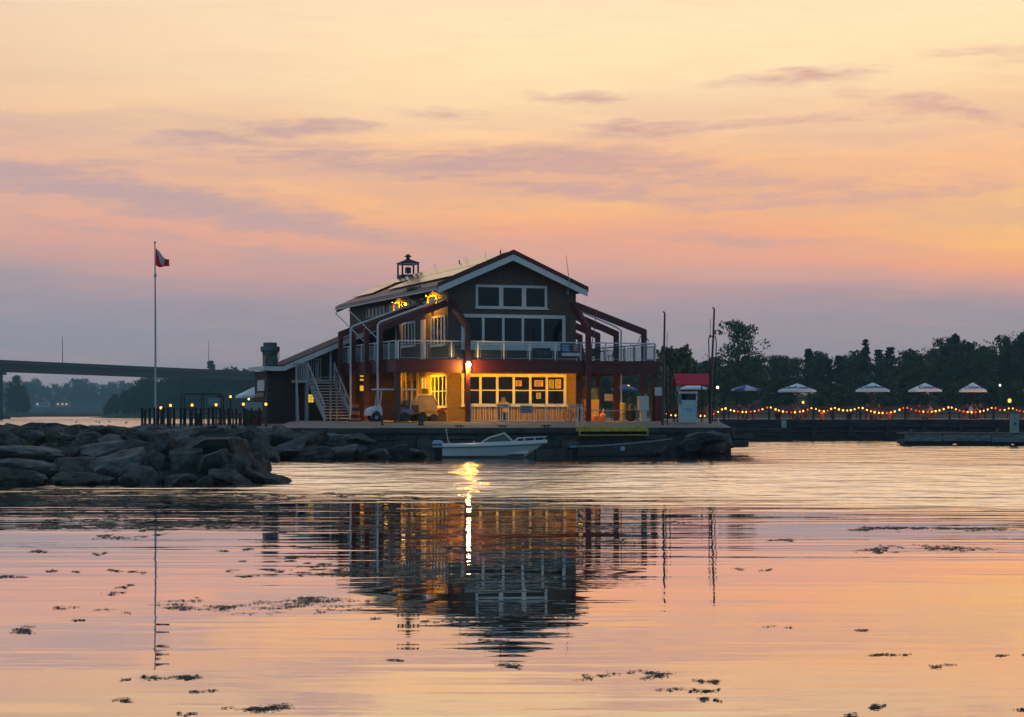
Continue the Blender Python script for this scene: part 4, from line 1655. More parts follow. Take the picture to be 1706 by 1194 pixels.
b.box(ub, -3.504, LV0 - .572, LV0 - .504, lz(-3.5) - .38, lz(-3.5) - .12)
b.box(ub - .07, ub - .004, LV0 - .5, LV1 + .3, lz(-3.5) - .34, lz(-3.5) - .1)
on('wing_rake_board', WHITE, b, wr)
# exhaust fan on the wing roof
fu, fv = U(450, LV0 + 1.6), LV0 + 1.6
zf = lambda py: ZZ(py, fu, fv)
b = HB()
hw = .40
b.box(fu - hw, fu + hw, fv - hw, fv + hw, lz(-3.5) - .3, zf(591))
b.lathe([(.42, zf(593)), (.50, zf(590)), (.50, zf(586.5)), (.58, zf(586)), (.62, zf(583)), (.62, zf(577.5)), (.50, zf(577)), (.44, zf(576.5)), (.44, zf(571)), (.40, zf(570.5))], (fu, fv, 0), 16)
fan = on('exhaust_fan', mat('weathered_zinc', (.10, .13, .14), .6, .3, var=.25), b)
b = HB()
b.tube([(fu + .5, fv - .3, zf(586)), (fu + .45, fv - .5, zf(596)), (fu + .3, fv - .5, lz(-3.5))], .025, 5)
on('fan_cable', DARK, b, fan)
# white side window + dark hatch on the wing's end wall, lit window under the stair
b = HB()
b.box(-4.50, -4.452, V(440.5, -4.47), V(429.5, -4.47), zs(651, 435, -4.47), zs(633, 435, -4.47))
on('side_panel', mat('side_panel_white', (.55, .56, .58), .5, var=.05), b)
b = HB()
b.box(-4.5, -4.452, V(440, -4.47), V(426, -4.47), zs(661, 433, -4.47), zs(654, 433, -4.47))
on('side_hatch', DARK, b)
vf = LV0 + .1
b = HB()
b.box(U(512.5, vf), U(523.5, vf), vf - .04, vf - .002, ZZ(671, -2, vf), ZZ(656, -2, vf))
wf = on('window', DARK, b)
for i in range(2):
    for j in range(3):
        b = HB()
        b.box(U(513.6 + i * 4.6, vf), U(517.4 + i * 4.6, vf), vf - .055, vf - .042, ZZ(670 - j * 4.6, -2, vf), ZZ(666.3 - j * 4.6, -2, vf))
        on('pane', glow('lit_yellow_pane', (1, .62, .05), .9) if 'lit_yellow_pane' not in MATS else MATS['lit_yellow_pane'], b, wf)
b = HB()
b.box(U(549, vf), U(552, vf), vf - .05, vf - .002, GZ, ZZ(585, -1.5, vf))
on('corner_trim', TRIM, b)

# ------------------------------------------------ outside stair
SU0, SU1, SV0, SV1 = -2.0, -.32, 8.6, 13.1
STZ = 4.35
NS = 14
b = HB()
for k in range(NS):
    z = GZ + (STZ - GZ) * (k + 1) / NS
    v = SV0 + (SV1 - SV0) * k / NS
    b.box(SU0 + .06, SU1 - .06, v, v + .36, z - .05, z)
stair = on('stair_tread', mat('grey_tread', (.58, .58, .58), .8, var=.2, scale=6), b)
b = HB()
for u_ in (SU0, SU1):
    b.bar((u_, SV0 - .1, GZ + .05), (u_, SV1, STZ - .1), .09, .30)
b.box(SU0 - .2, SU1 + .3, SV1, SV1 + .48, STZ - .24, STZ)
for u_ in (SU0 - .1, SU1 + .2):
    b.box(u_ - .07, u_ + .07, SV1 + .02, SV1 + .16, GZ - .1, STZ - .25)
b.box(SU0 - .95, SU0 - .2, SV1 - .9, SV1 + .46, STZ - .20, STZ - .02)
for u_ in (SU0 - .93, SU0 - .25):
    b.bar((u_, SV1 - .95, GZ - .1), (u_, SV1 - .85, STZ + 1.0), .11)
b.bar((SU0 - .93, SV1 - 1.4, GZ), (SU0 - .93, SV1 - .88, STZ), .10)
on('stair_stringer', GREYP, b)
b = HB()
hr = 1.0
b.bar((SU0, SV0 + .3, GZ + hr), (SU0, SV1, STZ + hr), .09, .09)
b.bar((SU0, SV0 + .3, GZ + hr * .55), (SU0, SV1, STZ + hr * .55), .05, .05)
b.bar((SU1, SV0 + .3, GZ + hr), (SU1, SV1, STZ + hr), .09, .09)
b.bar((SU1, SV0 + .3, GZ + hr * .55), (SU1, SV1, STZ + hr * .55), .05, .05)
for f in (0, .33, .66, 1):
    for u_ in (SU0, SU1):
        v = SV0 + .3 + (SV1 - SV0 - .3) * f
        z = GZ + (STZ - GZ) * f
        b.bar((u_, v, z), (u_, v, z + hr), .08)
# landing rail with balusters
b.bar((SU0 - .93, SV1 - .9, STZ + hr), (SU0 - .2, SV1 - .9, STZ + hr), .09)
k = 0
while k < 6:
    u_ = SU0 - .9 + k * .13
    b.bar((u_, SV1 - .9, STZ), (u_, SV1 - .9, STZ + hr), .05)
    k += 1
b.bar((SU0 - .93, SV1 - .9, STZ + hr), (SU0 - .93, SV1 + .4, STZ + hr), .08)
on('stair_handrail', GREYP, b)
# short upper flight to the deck
b = HB()
for k in range(5):
    z = STZ + (DKZ - STZ) * (k + 1) / 5
    v = SV1 + .5 + .27 * k
    b.box(-1.3, -.12, v, v + .34, z - .05, z)
for u_ in (-1.3, -.14):
    b.bar((u_, SV1 + .45, STZ), (u_, SV1 + 1.95, DKZ), .08, .24)
    b.bar((u_, SV1 + .45, STZ + 1), (u_, SV1 + 1.95, DKZ + 1), .07)
    for f in (0, .5, 1):
        b.bar((u_, SV1 + .45 + 1.5 * f, STZ + (DKZ - STZ) * f), (u_, SV1 + .45 + 1.5 * f, STZ + 1 + (DKZ - STZ) * f), .06)
on('upper_flight', GREYP, b)
# end of the deck seen behind the stair: white lattice gate
b = HB()
for k in range(9):
    u_ = -2.3 + k * .15
    b.bar((u_, LV0 - .1, DKZ - .9), (u_, LV0 - .1, DKZ + .35), .045)
b.bar((-2.35, LV0 - .1, DKZ + .35), (-1.05, LV0 - .1, DKZ + .35), .07)
b.bar((-2.35, LV0 - .1, DKZ - .9), (-1.05, LV0 - .1, DKZ - .9), .07)
on('gate', GREYP, b)

# ------------------------------------------------ inclined flag staffs and aerials
for (pa, ya, pb2, yb, v) in ((608, 570, 560, 522.5, 8.2), (632, 567, 582, 517.5, 5.2), (1006, 533, 975, 600, None)):
    if v is None:
        continue
    u1 = -.25
    vv = V(pa, u1)
    p = BW(u1, vv, ZZ(ya, u1, vv))
    q = at(pb2, yb, p.y - .4)
    rot = Matrix.Rotation(-BR_, 3, 'Z')
    o_ = Vector((OX, OY, 0))
    b = HB()
    b.tube([rot @ (p - o_) + Vector((0, 0, 0)), rot @ (q - o_)], [.04, .026], 6)
    b.lathe([(.05, -.05), (.05, .05)], rot @ (q - o_), 6)
    on('flag_staff', WHITE, b)
b = HB()
ua = U(950, 1.4)
b.tube([(ua, 1.40, ZZ(478, ua, 1.4)), (ua - .28, 1.38, ZZ(425, ua, 1.4))], [.03, .015], 5)
b.box(U(944, 2.4), U(948, 2.4), 2.36, 2.44, ZZ(491, 11.6, 2.5), ZZ(480, 11.6, 2.5))
on('aerial', STEEL, b)
b = HB()
u2 = U(992, .4)
b.tube([(u2 - .35, .4, ZZ(598, u2, .4)), (u2 + .1, .4, ZZ(514, u2, .4))], [.035, .02], 5)
on('aerial', mat('red_pole', (.25, .05, .05), .5, var=.1), b)
b = HB()
uu = U(1074, 2)
b.tube([(uu, 3, RH + .1), (uu + .15, 3, RH + .55), (uu + .5, 3, RH + .5), (uu + .7, 3, RH + .25)], .03, 5)
on('aerial', DARK, b)

# ------------------------------------------------ lights of the building
BULB = glow('bulb_glow', (1.0, .80, .45), 90)
SOFTB = glow('soffit_lamp', (1.0, .62, .18), 7)
lu = U(780, -.45)
lzp = ZZ(607, lu, -.45)
b = HB()
b.lathe([(.03, lzp - .13), (.11, lzp - .08), (.13, lzp), (.11, lzp + .08), (.03, lzp + .13)], (lu, -.52, 0), 12)
on('lamp_globe', BULB, b)
b = HB()
b.box(lu - .05, lu + .05, -.44, -.38, lzp - .12, lzp + .2)
b.tube([(lu, -.4, lzp + .18), (lu, -.52, lzp + .2), (lu, -.52, lzp + .13)], .03, 6)
on('lamp_bracket', DARK, b)
lamp('lamp_light', (lu, -.60, lzp - GZ - .24), 260, (1, .46, .04), .06, house)
amb = (1.0, .415, .0)
b = HB()
SP = []
for u_ in (3.9, 5.4, 7.2, 9.4, 11.6):
    SP.append((u_, .25, 760))
SP += [(2.0, V(672, 2.0), 900), (2.2, 4.2, 900), (1.4, 2.8, 300), (2.6, 11.5, 260), (13.9, 2.2, 520), (13.9, 7.0, 380), (13.9, 11.0, 200)]
for (u_, vv, pw) in SP:
    b.lathe([(.13, DKZ - .47), (.12, DKZ - .425)], (u_, vv, 0), 10)
    if vv < 1:
        spot_lamp('soffit_light', (u_, vv - .15, DKZ - .50 - GZ), (u_, vv + 2.0, .5), pw * .85, amb, house, 150)
    else:
        spot_lamp('soffit_light', (u_, vv, DKZ - .50 - GZ), (u_ + (1.1 if u_ < 5 else -.8), vv + .3, .4), pw * .8, amb, house, 160)
on('soffit_lamp', SOFTB, b)
# clerestory eave lights
b = HB()
for px, pw in ((713, 60), (720, 25), (656.5, 40)):
    vv = V(px, WU0 - .2)
    b.lathe([(.05, EZ - .46), (.05, EZ - .36)], (WU0 - .3, vv, 0), 8)
    spot_lamp('eave_light', (WU0 - .60, vv, EZ - .52 - GZ), (WU0 + .2, vv - .2, EZ - 1.2 - GZ), pw * 8.0, (1, .38, .0), house, 150, .05)
on('eave_lamp', mat('lamp_brass', (.3, .2, .08), .4, .5, var=.1), b)
# tall lit openings at the left end under the deck
b = HB()
vq = 13.2
for ya, yb in ((625, 627.5), (631, 634), (642, 651)):
    b.box(U(599.5, vq), U(612.5, vq), vq - .06, vq - .02, ZZ(yb, .8, vq), ZZ(ya, .8, vq))
on('lit_opening', glow('lit_opening', (1, .47, .03), .85), b)

# ------------------------------------------------ things bolted to the deck: banners
b = HB()
b.box(U(933.5, .05), U(951.5, .05), .03, .055, ZZ(586, 10, 0), ZZ(571.5, 10, 0))
bn = on('banner', mat('blue_banner', (.02, .055, .20), .6, var=.15), b)
b = HB()
for q in range(4):
    zc = ZZ(574.5 + q * 2.9, 10, 0)
    b.box(U(936 + (q % 2), .05), U(949 - (q * 5 % 3), .05), .024, .029, zc - .03, zc + .02)
on('banner_lines', mat('banner_print', (.30, .42, .55), .6, var=.1), b, bn)
b = HB()
b.box(U(954, .05), U(964.5, .05), .03, .055, ZZ(585, 10, 0), ZZ(572.5, 10, 0))
bn = on('banner', mat('red_banner', (.22, .12, .12), .6, var=.5, scale=7), b)
b = HB()
for q in range(3):
    zc = ZZ(575.5 + q * 3.2, 10, 0)
    b.box(U(956, .05), U(962.5, .05), .024, .029, zc - .03, zc + .03)
on('banner_lines', mat('banner_print_red', (.45, .35, .3), .6, var=.1), b, bn)
b = HB()
b.box(U(936, .05), U(966, .05), .03, .055, ZZ(592.5, 10, 0), ZZ(587.5, 10, 0))
on('banner', mat('white_banner', (.5, .55, .58), .6, var=.1), b)
# ================================================================ things on the quay
ROTU = BR_


def spot(name, u, v, label, cat, group=None, rz=0.0, z=None):
    p = BW(u, v, GZ if z is None else z)
    return empty(name, p, BR_ + rz, label, cat, group)


# ---------------------------------------------------------------- white balustrade in front of the windows
u0, u1 = U(783, -.1), U(969, -.1)
r = spot('metal_balustrade', u0, -.15, 'low white metal balustrade standing below the lit windows', 'railing')
L = u1 - u0
b = MB()
b.box(0, L, -.03, .03, .96, 1.01)
b.box(0, L, -.03, .03, .86, .89)
b.box(0, L, -.03, .03, .04, .08)
b.build('rail', WHITE, r)
b = MB()
k = 0
n = 20
for i in range(n):
    x = L * (i + .35) / n
    for dx in (0, .13):
        b.bar((x + dx, 0, .08), (x + dx, 0, .86), .028)
for x in (0, L * .333, L * .667, L - .05):
    b.box(x, x + .06, -.035, .035, 0, .96)
b.build('baluster', WHITE, r)
sg = empty('notice_board', BW(U(867, -.25), -.22, 0), BR_, 'small grey-blue notice board hung on the white balustrade', 'sign')
b = MB()
w_, z0, z1 = U(888, -.25) - U(867, -.25), ZZ(688, 7, -.2), ZZ(675, 7, -.2)
b.box(0, w_, -.02, .0, z0, z1)
b.build('board', mat('notice_blue', (.20, .27, .36), .6, var=.1), sg)
b = MB()
for q in range(3):
    zc = z1 - (z1 - z0) * (q + .8) / 3.4
    b.box(.07, w_ - .08 - .06 * (q % 2), -.026, -.021, zc - .03, zc + .03)
b.build('lettering', mat('notice_print', (.05, .09, .2), .6, var=0), sg)

# round-lidded bin behind the balustrade
r = spot('litter_bin', U(839, .8), .8, 'dark litter bin with a wide domed lid behind the balustrade', 'bin')
b = MB()
b.lathe([(.30, 0), (.33, .05), (.36, .85), (.34, .9)], (0, 0, 0), 14)
b.build('bin_body', mat('bin_navy', (.02, .03, .07), .6, var=.2), r, smooth=False)
b = MB()
b.lathe([(.40, .9), (.42, .96), (.34, 1.06), (.16, 1.16), (.13, 1.36), (.02, 1.4)], (0, 0, 0), 14)
b.build('lid', mat('bin_lid', (.06, .05, .06), .6, var=.2), r, smooth=False)
b = MB()
b.lathe([(.15, .0), (.15, .02)], (0, 0, 0), 14)
o = b.build('round_label', mat('buff_label', (.65, .42, .22), .6, var=.1), r)
o.rotation_euler = (R(90), 0, 0)
o.location = (0, -.345, .66)

# ---------------------------------------------------------------- golf cart
r = spot('golf_cart', U(651, .9), .95, 'white golf cart with a flat roof parked under the deck', 'golf cart')
CARTB = mat('cart_white', (.55, .62, .68), .35, var=.05)
b = MB()
prof = [(-1.42, .32), (-1.40, .55), (-1.28, .74), (-1.0, .86), (-.72, .90), (-.66, .78), (-.62, .36), (-.2, .34), (.35, .34), (.40, .70), (1.10, .78), (1.18, .60), (1.16, .34)]
arch = []
b.prism(prof[:7] + [(-.70, .30), (-.75, .46), (-.88, .58), (-1.04, .60), (-1.18, .50), (-1.24, .34)], 'y', -.58, .58)
b.build('front_cowl', CARTB, r, bevel=.03)
b = MB()
b.box(-.68, 1.15, -.56, .56, .26, .33)
b.box(.36, 1.12, -.57, .57, .33, .66)
b.build('chassis', mat('cart_dark', (.03, .035, .04), .5, var=.2), r)
SEATM = mat('seat_vinyl', (.10, .09, .09), .6, var=.1)
b = MB()
b.box(.22, .75, -.52, .52, .68, .80)
b.build('seat', SEATM, r, bevel=.03)
b = MB()
b.hexa([(.72, -.52, .82), (.80, -.52, .82), (.80, .52, .82), (.72, .52, .82), (.86, -.52, 1.22), (.93, -.52, 1.22), (.93, .52, 1.22), (.86, .52, 1.22)])
b.build('backrest', SEATM, r, bevel=.02)
b = MB()
b.box(-.98, 1.42, -.60, .60, 1.78, 1.86)
b.build('roof', mat('cart_roof', (.60, .64, .70), .45, var=.04), r, bevel=.03)
b = MB()
for s_ in (-.53, .53):
    b.bar((-.78, s_, .86), (-.66, s_, 1.79), .045)
    b.bar((1.02, s_, .7), (1.12, s_, 1.79), .045)
b.build('roof_strut', WHITE, r)
b = MB()
b.box(-.76, -.74, -.5, .5, .92, 1.70)
b.build('windscreen', RAILG, r)
b = MB()
b.tube([(-.62, -.22, .8), (-.38, -.22, 1.02)], .02, 6)
b.tube([(-.38 + .08 * math.sin(t_), -.22 + .17 * math.cos(t_), 1.02 - .1 * math.sin(t_) + .05) for t_ in [k * math.pi / 8 for k in range(17)]], .016, 6)
b.build('steering_wheel', DARK, r)
for x in (-.98, .82):
    for s_ in (-.5, .5):
        b = MB()
        b.tube([(x, s_ - .10, .23), (x, s_ - .07, .23), (x, s_ + .07, .23), (x, s_ + .10, .23)], [.19, .23, .23, .19], 18)
        tw = b.build('wheel', RUBBER, r)
        b = MB()
        b.tube([(x, s_ - .112, .23), (x, s_ + .112, .23)], .10, 14)
        b.build('rim', STEEL, r and tw)
for s_ in (-.36, .36):
    b = MB()
    b.lathe([(.06, 0), (.05, .03)], (0, 0, 0), 10)
    o = b.build('headlight', mat('lamp_glass', (.6, .6, .55), .2, var=0), r)
    o.rotation_euler = (0, R(-75), 0)
    o.location = (-1.385, s_, .66)

# tarp-covered trolley and its neighbours under the deck
r = spot('covered_trolley', U(708, 1.1), 1.35, 'tan canvas-covered trolley standing beside the golf cart', 'trolley')
b = MB()
b.prism([(-.62, .52), (.62, .52), (.74, 1.0), (.48, 1.48), (-.42, 1.48), (-.72, 1.0)], 'y', -.32, .32)
b.build('canvas_cover', mat('tan_canvas', (.30, .22, .12), .85, var=.25, scale=3, bump=.04), r, bevel=.05)
b = MB()
b.tube([(-.66, -.34, .6), (-.74, -.34, 1.0), (-.44, -.34, 1.5), (.5, -.34, 1.5), (.77, -.34, 1.0), (.66, -.34, .56)], .022, 6)
b.build('cover_hoop', WHITE, r)
b = MB()
b.box(-.8, .75, -.36, .36, .30, .50)
b.bar((-.8, 0, .42), (-1.45, 0, .52), .06)
b.build('bed', mat('trolley_buff', (.42, .26, .12), .6, var=.2), r)
for x in (-.55, .5):
    for s_ in (-.4, .4):
        b = MB()
        b.tube([(x, s_ - .06, .22), (x, s_ + .06, .22)], .22, 16)
        b.build('wheel', RUBBER, r)
r = spot('utility_cart', U(683, .7), .75, 'low dark flatbed cart with a blue side between the posts', 'cart')
b = MB()
b.box(-.7, .75, -.4, .4, .42, .50)
b.bar((-.7, -.38, .5), (-.7, -.38, 1.0), .05)
b.bar((-.7, .38, .5), (-.7, .38, 1.0), .05)
b.bar((-.7, -.38, 1.0), (-.7, .38, 1.0), .05)
b.build('bed', mat('cart_rust', (.22, .09, .05), .6, var=.3), r)
b = MB()
b.box(-.66, .1, -.42, -.402, .40, .72)
b.build('side_panel', mat('violet_panel', (.14, .13, .26), .5, var=.1), r)
for x in (-.42, .62):
    for s_ in (-.42, .42):
        b = MB()
        b.tube([(x, s_ - .08, .26), (x, s_ + .08, .26)], .26, 16)
        b.build('wheel', RUBBER, r)
b = MB()
b.box(-.55, .45, -.25, .3, .51, .95)
b.build('crate', mat('dark_crate', (.05, .04, .02), .8, var=.4), r)
r = spot('planter_box', U(727, 1.6), 1.9, 'dark wooden box heaped with gear under the side window', 'box')
b = MB()
b.box(-.55, .62, -.3, .35, 0, .52)
b.build('box_body', WOODD, r, bevel=.02)
b = MB()
for k in range(16):
    q = random.Random(k)
    x, y = q.uniform(-.5, .5), q.uniform(-.25, .25)
    b.lathe([(.02, .5), (.12, .56), (.10, .66 + .1 * q.random()), (.02, .72 + .1 * q.random())], (x, y, 0), 6)
b.build('contents', mat('red_brown_gear', (.20, .05, .03), .7, var=.5, scale=6), r)
# construction barrel beside the stair
r = spot('traffic_barrel', U(593.5, 3), 3.2, 'orange and dark striped traffic barrel beside the stair', 'barrel')
OB = mat('barrel_orange', (.55, .13, .02), .5, var=.15)
b = MB()
h = 1.0
for k in range(5):
    b.cur = k % 2
    rr0 = .30 - .02 * k
    b.lathe([(rr0, k * .2), (rr0 - .01, k * .2 + .19)], (0, 0, 0), 14)
b.build('barrel_body', [OB, mat('barrel_dark', (.05, .02, .015), .6, var=.2)], r)
b = MB()
b.lathe([(.40, 0), (.40, .05), (.33, .07)], (0, 0, -.004), 14)
b.build('base_ring', RUBBER, r)
# low black hitching rail at the edge of the apron
pz = lambda Y: 1.47 + (GZ - 1.47) * max(0, min(1, (Y - 105) / 6.0))
Yh = 108.0
r = empty('barrier_rail', (gx(637, Yh), Yh, pz(Yh) - .05), .05, 'low black barrier rail on two posts at the quay edge', 'barrier')
Lh = gx(702, Yh) - gx(637, Yh)
b = MB()
b.bar((0, 0, .18), (Lh, 0, .18), .03)
b.build('rail', DARK, r)
for x in (0, Lh - .1, Lh + .06):
    b = MB()
    b.tube([(x, 0, -.05), (x, 0, .46), (x, 0, .5)], [.05, .05, .03], 8)
    b.lathe([(.09, 0), (.09, .06), (.05, .08)], (x, 0, .02), 8)
    b.build('post', DARK, r)


# ---------------------------------------------------------------- bicycles
def bicycle(name, loc, rz, label, m_):
    r = empty(name, loc, rz, label, 'bicycle', 'bicycles on the quay')
    for x in (-.52, .52):
        b = MB()
        b.tube([(x + .33 * math.cos(a), 0, .34 + .33 * math.sin(a)) for a in [k * math.pi / 10 for k in range(21)]], .022, 6, caps=False)
        for k in range(6):
            a = k * math.pi / 6
            b.tube([(x - .32 * math.cos(a), 0, .34 - .32 * math.sin(a)), (x + .32 * math.cos(a), 0, .34 + .32 * math.sin(a))], .004, 3)
        b.build('wheel', RUBBER, r)
    b = MB()
    A, B_, C_, D_ = (-.52, 0, .34), (-.12, 0, .34), (-.24, 0, .86), (.36, 0, .86)
    for p, q in ((A, B_), (A, C_), (B_, C_), (C_, D_), (B_, D_), (D_, (.52, 0, .34)), (D_, (.33, 0, 1.02))):
        b.tube([p, q], .02, 6)
    b.build('frame', m_, r)
    b = MB()
    b.tube([(.30, -.28, 1.08), (.36, -.1, 1.03), (.36, .1, 1.03), (.30, .28, 1.08)], .018, 6)
    b.build('handlebar', DARK, r)
    b = MB()
    b.hexa([(-.38, -.07, .92), (-.12, -.03, .92), (-.12, .03, .92), (-.38, .07, .92), (-.38, -.08, .97), (-.12, -.03, .96), (-.12, .03, .96), (-.38, .08, .97)])
    b.build('saddle', DARK, r)
    return r


bicycle('bicycle', BW(U(957, -.5), -.55, GZ - .03), BR_ + .35, 'rust-orange bicycle leaning at the end of the white balustrade', mat('bike_rust', (.35, .13, .05), .5, var=.2))
bicycle('bicycle', BW(U(1082, .2), .2, GZ), BR_ - .5, 'bicycle parked by the white cabinet at the corner post', mat('bike_dark', (.06, .05, .05), .5, var=.2))
bicycle('bicycle', at(1118, 703, 113.5), .6, 'dark bicycle leaning beside the fuel pump kiosk', mat('bike_dark', (.06, .05, .05)))

# small A-frame easel sign by the balustrade end
# ---------------------------------------------------------------- stuff under the right deck
r = spot('meter_cabinet', U(1071, -.1), -.1, 'white electrical cabinet on a stalk under the right corner of the deck', 'cabinet')
CABW = mat('cabinet_white', (.62, .58, .52), .5, var=.06)
b = MB()
b.box(-.30, .32, -.17, .17, .62, 1.48)
b.build('cabinet_box', CABW, r, bevel=.02)
b = MB()
b.box(-.16, .2, -.12, .12, 0, .618)
b.build('stalk', CABW, r)
b = MB()
b.tube([(.15, 0, 1.48), (.15, 0, 1.62)], .05, 8)
b.tube([(.26, 0, 1.48), (.26, 0, 1.58)], .04, 8)
b.build('conduit', STEEL, r)
r = spot('post_box', DU - .1, -.25, 'small white box fixed to a short dark red pier at the deck corner', 'box')
b = MB()
b.box(-.2, .2, -.15, .15, 1.5, 2.0)
b.build('box_body', mat('pale_box', (.5, .56, .58), .5, var=.05), r, bevel=.015)
b = MB()
b.box(-.19, .19, -.2, .08, 0, 1.495)
b.build('pier', REDT, r)
# rope between the posts
b = MB()
pa, pb_ = Vector((U(972, -.3), -.3, GZ + .72)), Vector((U(1064, -.3), -.25, GZ + .72))
b.tube([tuple(pa.lerp(pb_, t_) + Vector((0, 0, -.10 * math.sin(math.pi * t_)))) for t_ in [k / 14 for k in range(15)]], .028, 6)
o = b.build('rope_barrier', mat('pale_rope', (.5, .42, .3), .9, var=.1))
o.location = (OX, OY, 0)
o.rotation_euler = (0, 0, BR_)
tag(o, 'pale rope strung low between the posts under the right deck', 'rope')
# two orange plastic floats
for px, hh, lab, up_ in ((996, .5, 'orange plastic jug lying with its spout raised under the deck', 0), (1004.5, .62, 'upright orange fuel can under the deck', 1)):
    r = spot('fuel_can', U(px, .5), .5, lab, 'fuel can', 'orange fuel cans under the deck')
    b = MB()
    if up_:
        b.lathe([(.15, 0), (.19, .04), (.19, .36), (.12, .46), (.06, .5)], (0, 0, 0), 12)
    else:
        b.prism([(-.32, 0), (.3, 0), (.33, .22), (.1, .30), (-.18, .34), (-.34, .26)], 'y', -.16, .16)
    b.build('can_body', ORANGE, r, bevel=.02 if not up_ else 0)
    b = MB()
    if up_:
        b.tube([(0, 0, .5), (.02, 0, .66), (.06, 0, .72)], [.05, .035, .03], 8)
    else:
        b.tube([(-.28, 0, .3), (-.40, 0, .46), (-.44, 0, .6)], [.05, .035, .025], 8)
    b.build('spout', mat('spout_yellow', (.75, .40, .05), .4, var=.1), r)
# stacked tyre-black pump and drum among the posts
r = spot('air_tank', U(1045, 1.2), 1.2, 'dark upright compressor with a yellow drum under the right deck', 'compressor')
b = MB()
b.lathe([(.1, 0), (.3, .08), (.32, .7), (.2, .95), (.05, 1.02)], (.25, 0, 0), 12)
b.tube([(.25, 0, 1.0), (.4, 0, 1.25), (.15, -.1, 1.35), (.05, -.1, 1.1)], .04, 6)
b.build('tank', DARK, r)
b = MB()
b.lathe([(.17, .45), (.19, .5), (.19, 1.02), (.15, 1.1)], (-.28, 0, 0), 12)
b.bar((-.28, 0, 0), (-.28, 0, .46), .16)
b.build('drum', YELLOW, r)
r = spot('sandwich_board', U(1014, 2.2), 2.2, 'pale notice on a stand seen through the deck posts', 'sign')
b = MB()
b.box(-.27, .27, -.02, .02, 1.2, 1.62)
b.build('board', mat('pink_notice', (.42, .34, .30), .7, var=.1), r)
b = MB()
b.bar((-.2, .01, 0), (-.2, .01, 1.2), .04)
b.bar((.2, .01, 0), (.2, .01, 1.2), .04)
b.build('leg', DARK, r)
r = spot('vending_cabinet', U(975.5, 5), 5.2, 'amber-lit cabinet with a glazed top beside the right wall', 'cabinet')
b = MB()
b.box(-.1, .85, -.3, .3, 0, 1.3)
b.build('cabinet_body', mat('buff_cabinet', (.55, .36, .14), .6, var=.1), r)
b = MB()
b.box(-.05, .8, -.25, .25, 1.302, 2.0)
b.build('glazed_top', mat('blue_grey_glass', (.10, .16, .2), .2, var=.2), r)

# things on the deck floor
def deck_spot(name, u, v, lab, cat, group=None):
    return empty(name, BW(u, v, DKZ - .018), BR_, lab, cat, group)


r = deck_spot('storage_cabinet', U(902, .8), .8, 'squat dark cabinet behind the front deck rail', 'cabinet')
b = MB()
b.box(-.5, .5, -.25, .25, .18, .78)
b.build('cabinet_body', mat('charcoal', (.02, .025, .03), .5, var=.2), r, bevel=.02)
b = MB()
for q in range(3):
    b.box(-.32 + q * .3, -.10 + q * .3, -.27, -.252, .35, .62)
b.build('grille', mat('grey_grille', (.07, .08, .09), .5, var=.2), r)
for x in (-.4, .4):
    b = MB()
    b.box(x - .05, x + .05, -.2, .2, 0, .178)
    b.build('leg', DARK, r)
for k, (u_, v_) in enumerate(((13.6, 3.2), (14.3, 7.5), (13.4, 11.0))):
    r = deck_spot('patio_table', u_, v_, 'dark patio table, %s back along the right deck' % ordw(k), 'table', 'tables on the deck')
    b = MB()
    b.lathe([(.55, .70), (.56, .74)], (0, 0, 0), 16)
    b.build('table_top', DARK, r)
    b = MB()
    b.lathe([(.25, 0), (.25, .03), (.04, .06), (.04, .70)], (0, 0, 0), 10)
    b.build('pedestal', DARK, r)
    for q, (dx, dy) in enumerate(((-.8, 0), (.8, .1), (0, .85))):
        c = deck_spot('patio_chair', u_ + dx, v_ + dy, 'dark patio chair, the %s at the %s table of the right deck' % (['left one', 'right one', 'far one'][q], ordw(k)), 'chair', 'chairs on the deck')
        c.rotation_euler = (0, 0, BR_ + [0, math.pi, -math.pi / 2][q])
        b = MB()
        b.box(-.22, .22, -.22, .22, .42, .46)
        b.build('seat', DARK, c)
        b = MB()
        b.hexa([(-.22, -.2, .47), (-.18, -.2, .47), (-.18, .2, .47), (-.22, .2, .47), (-.32, -.2, .92), (-.28, -.2, .92), (-.28, .2, .92), (-.32, .2, .92)])
        b.build('backrest', DARK, c)
        for x in (-.19, .19):
            for y in (-.19, .19):
                b = MB()
                b.bar((x, y, 0), (x, y, .42), .035)
                b.build('leg', DARK, c)

# ---------------------------------------------------------------- fuel dock: pump, red kiosk roof, hose masts
Yp = 113.0
r = empty('fuel_pump', at(1146, 703, Yp), .12, 'pale blue fuel pump cabinet with a dark display head', 'fuel pump')
PB = mat('pump_blue', (.42, .55, .62), .5, var=.06)
b = MB()
b.box(-.42, .42, -.28, .28, 0, 1.26)
b.build('pump_body', PB, r, bevel=.02)
b = MB()
b.box(-.40, .40, -.25, .25, 1.262, 1.62)
b.build('display', DGLASS, r)
b = MB()
b.box(-.52, .52, -.36, .36, 1.622, 1.74)
b.build('pump_cap', WHITE, r, bevel=.02)
b = MB()
b.box(.422, .50, -.26, .26, 0, 1.62)
b.box(-.50, -.422, -.26, .26, 0, 1.62)
b.build('side_trim', WHITE, r)
b = MB()
b.box(-.24, .26, -.288, -.281, .70, .76)
b.box(-.15, .2, -.288, -.281, .60, .64)
b.build('lettering', mat('faint_blue_print', (.16, .26, .42), .6, var=0), r)
b = MB()
b.tube([(.46, -.3, 1.2), (.6, -.38, 1.0), (.62, -.38, .4), (.52, -.36, .2), (.47, -.34, .9)], .025, 6)
b.build('hose', RUBBER, r)
r = empty('kiosk_shelter', at(1152, 703, Yp + .3), .12, 'small shelter with a bright red pitched roof over the fuel pump', 'shelter')
rz0 = gz(640, Yp) - r.location.z
rz1 = gz(622, Yp) - r.location.z
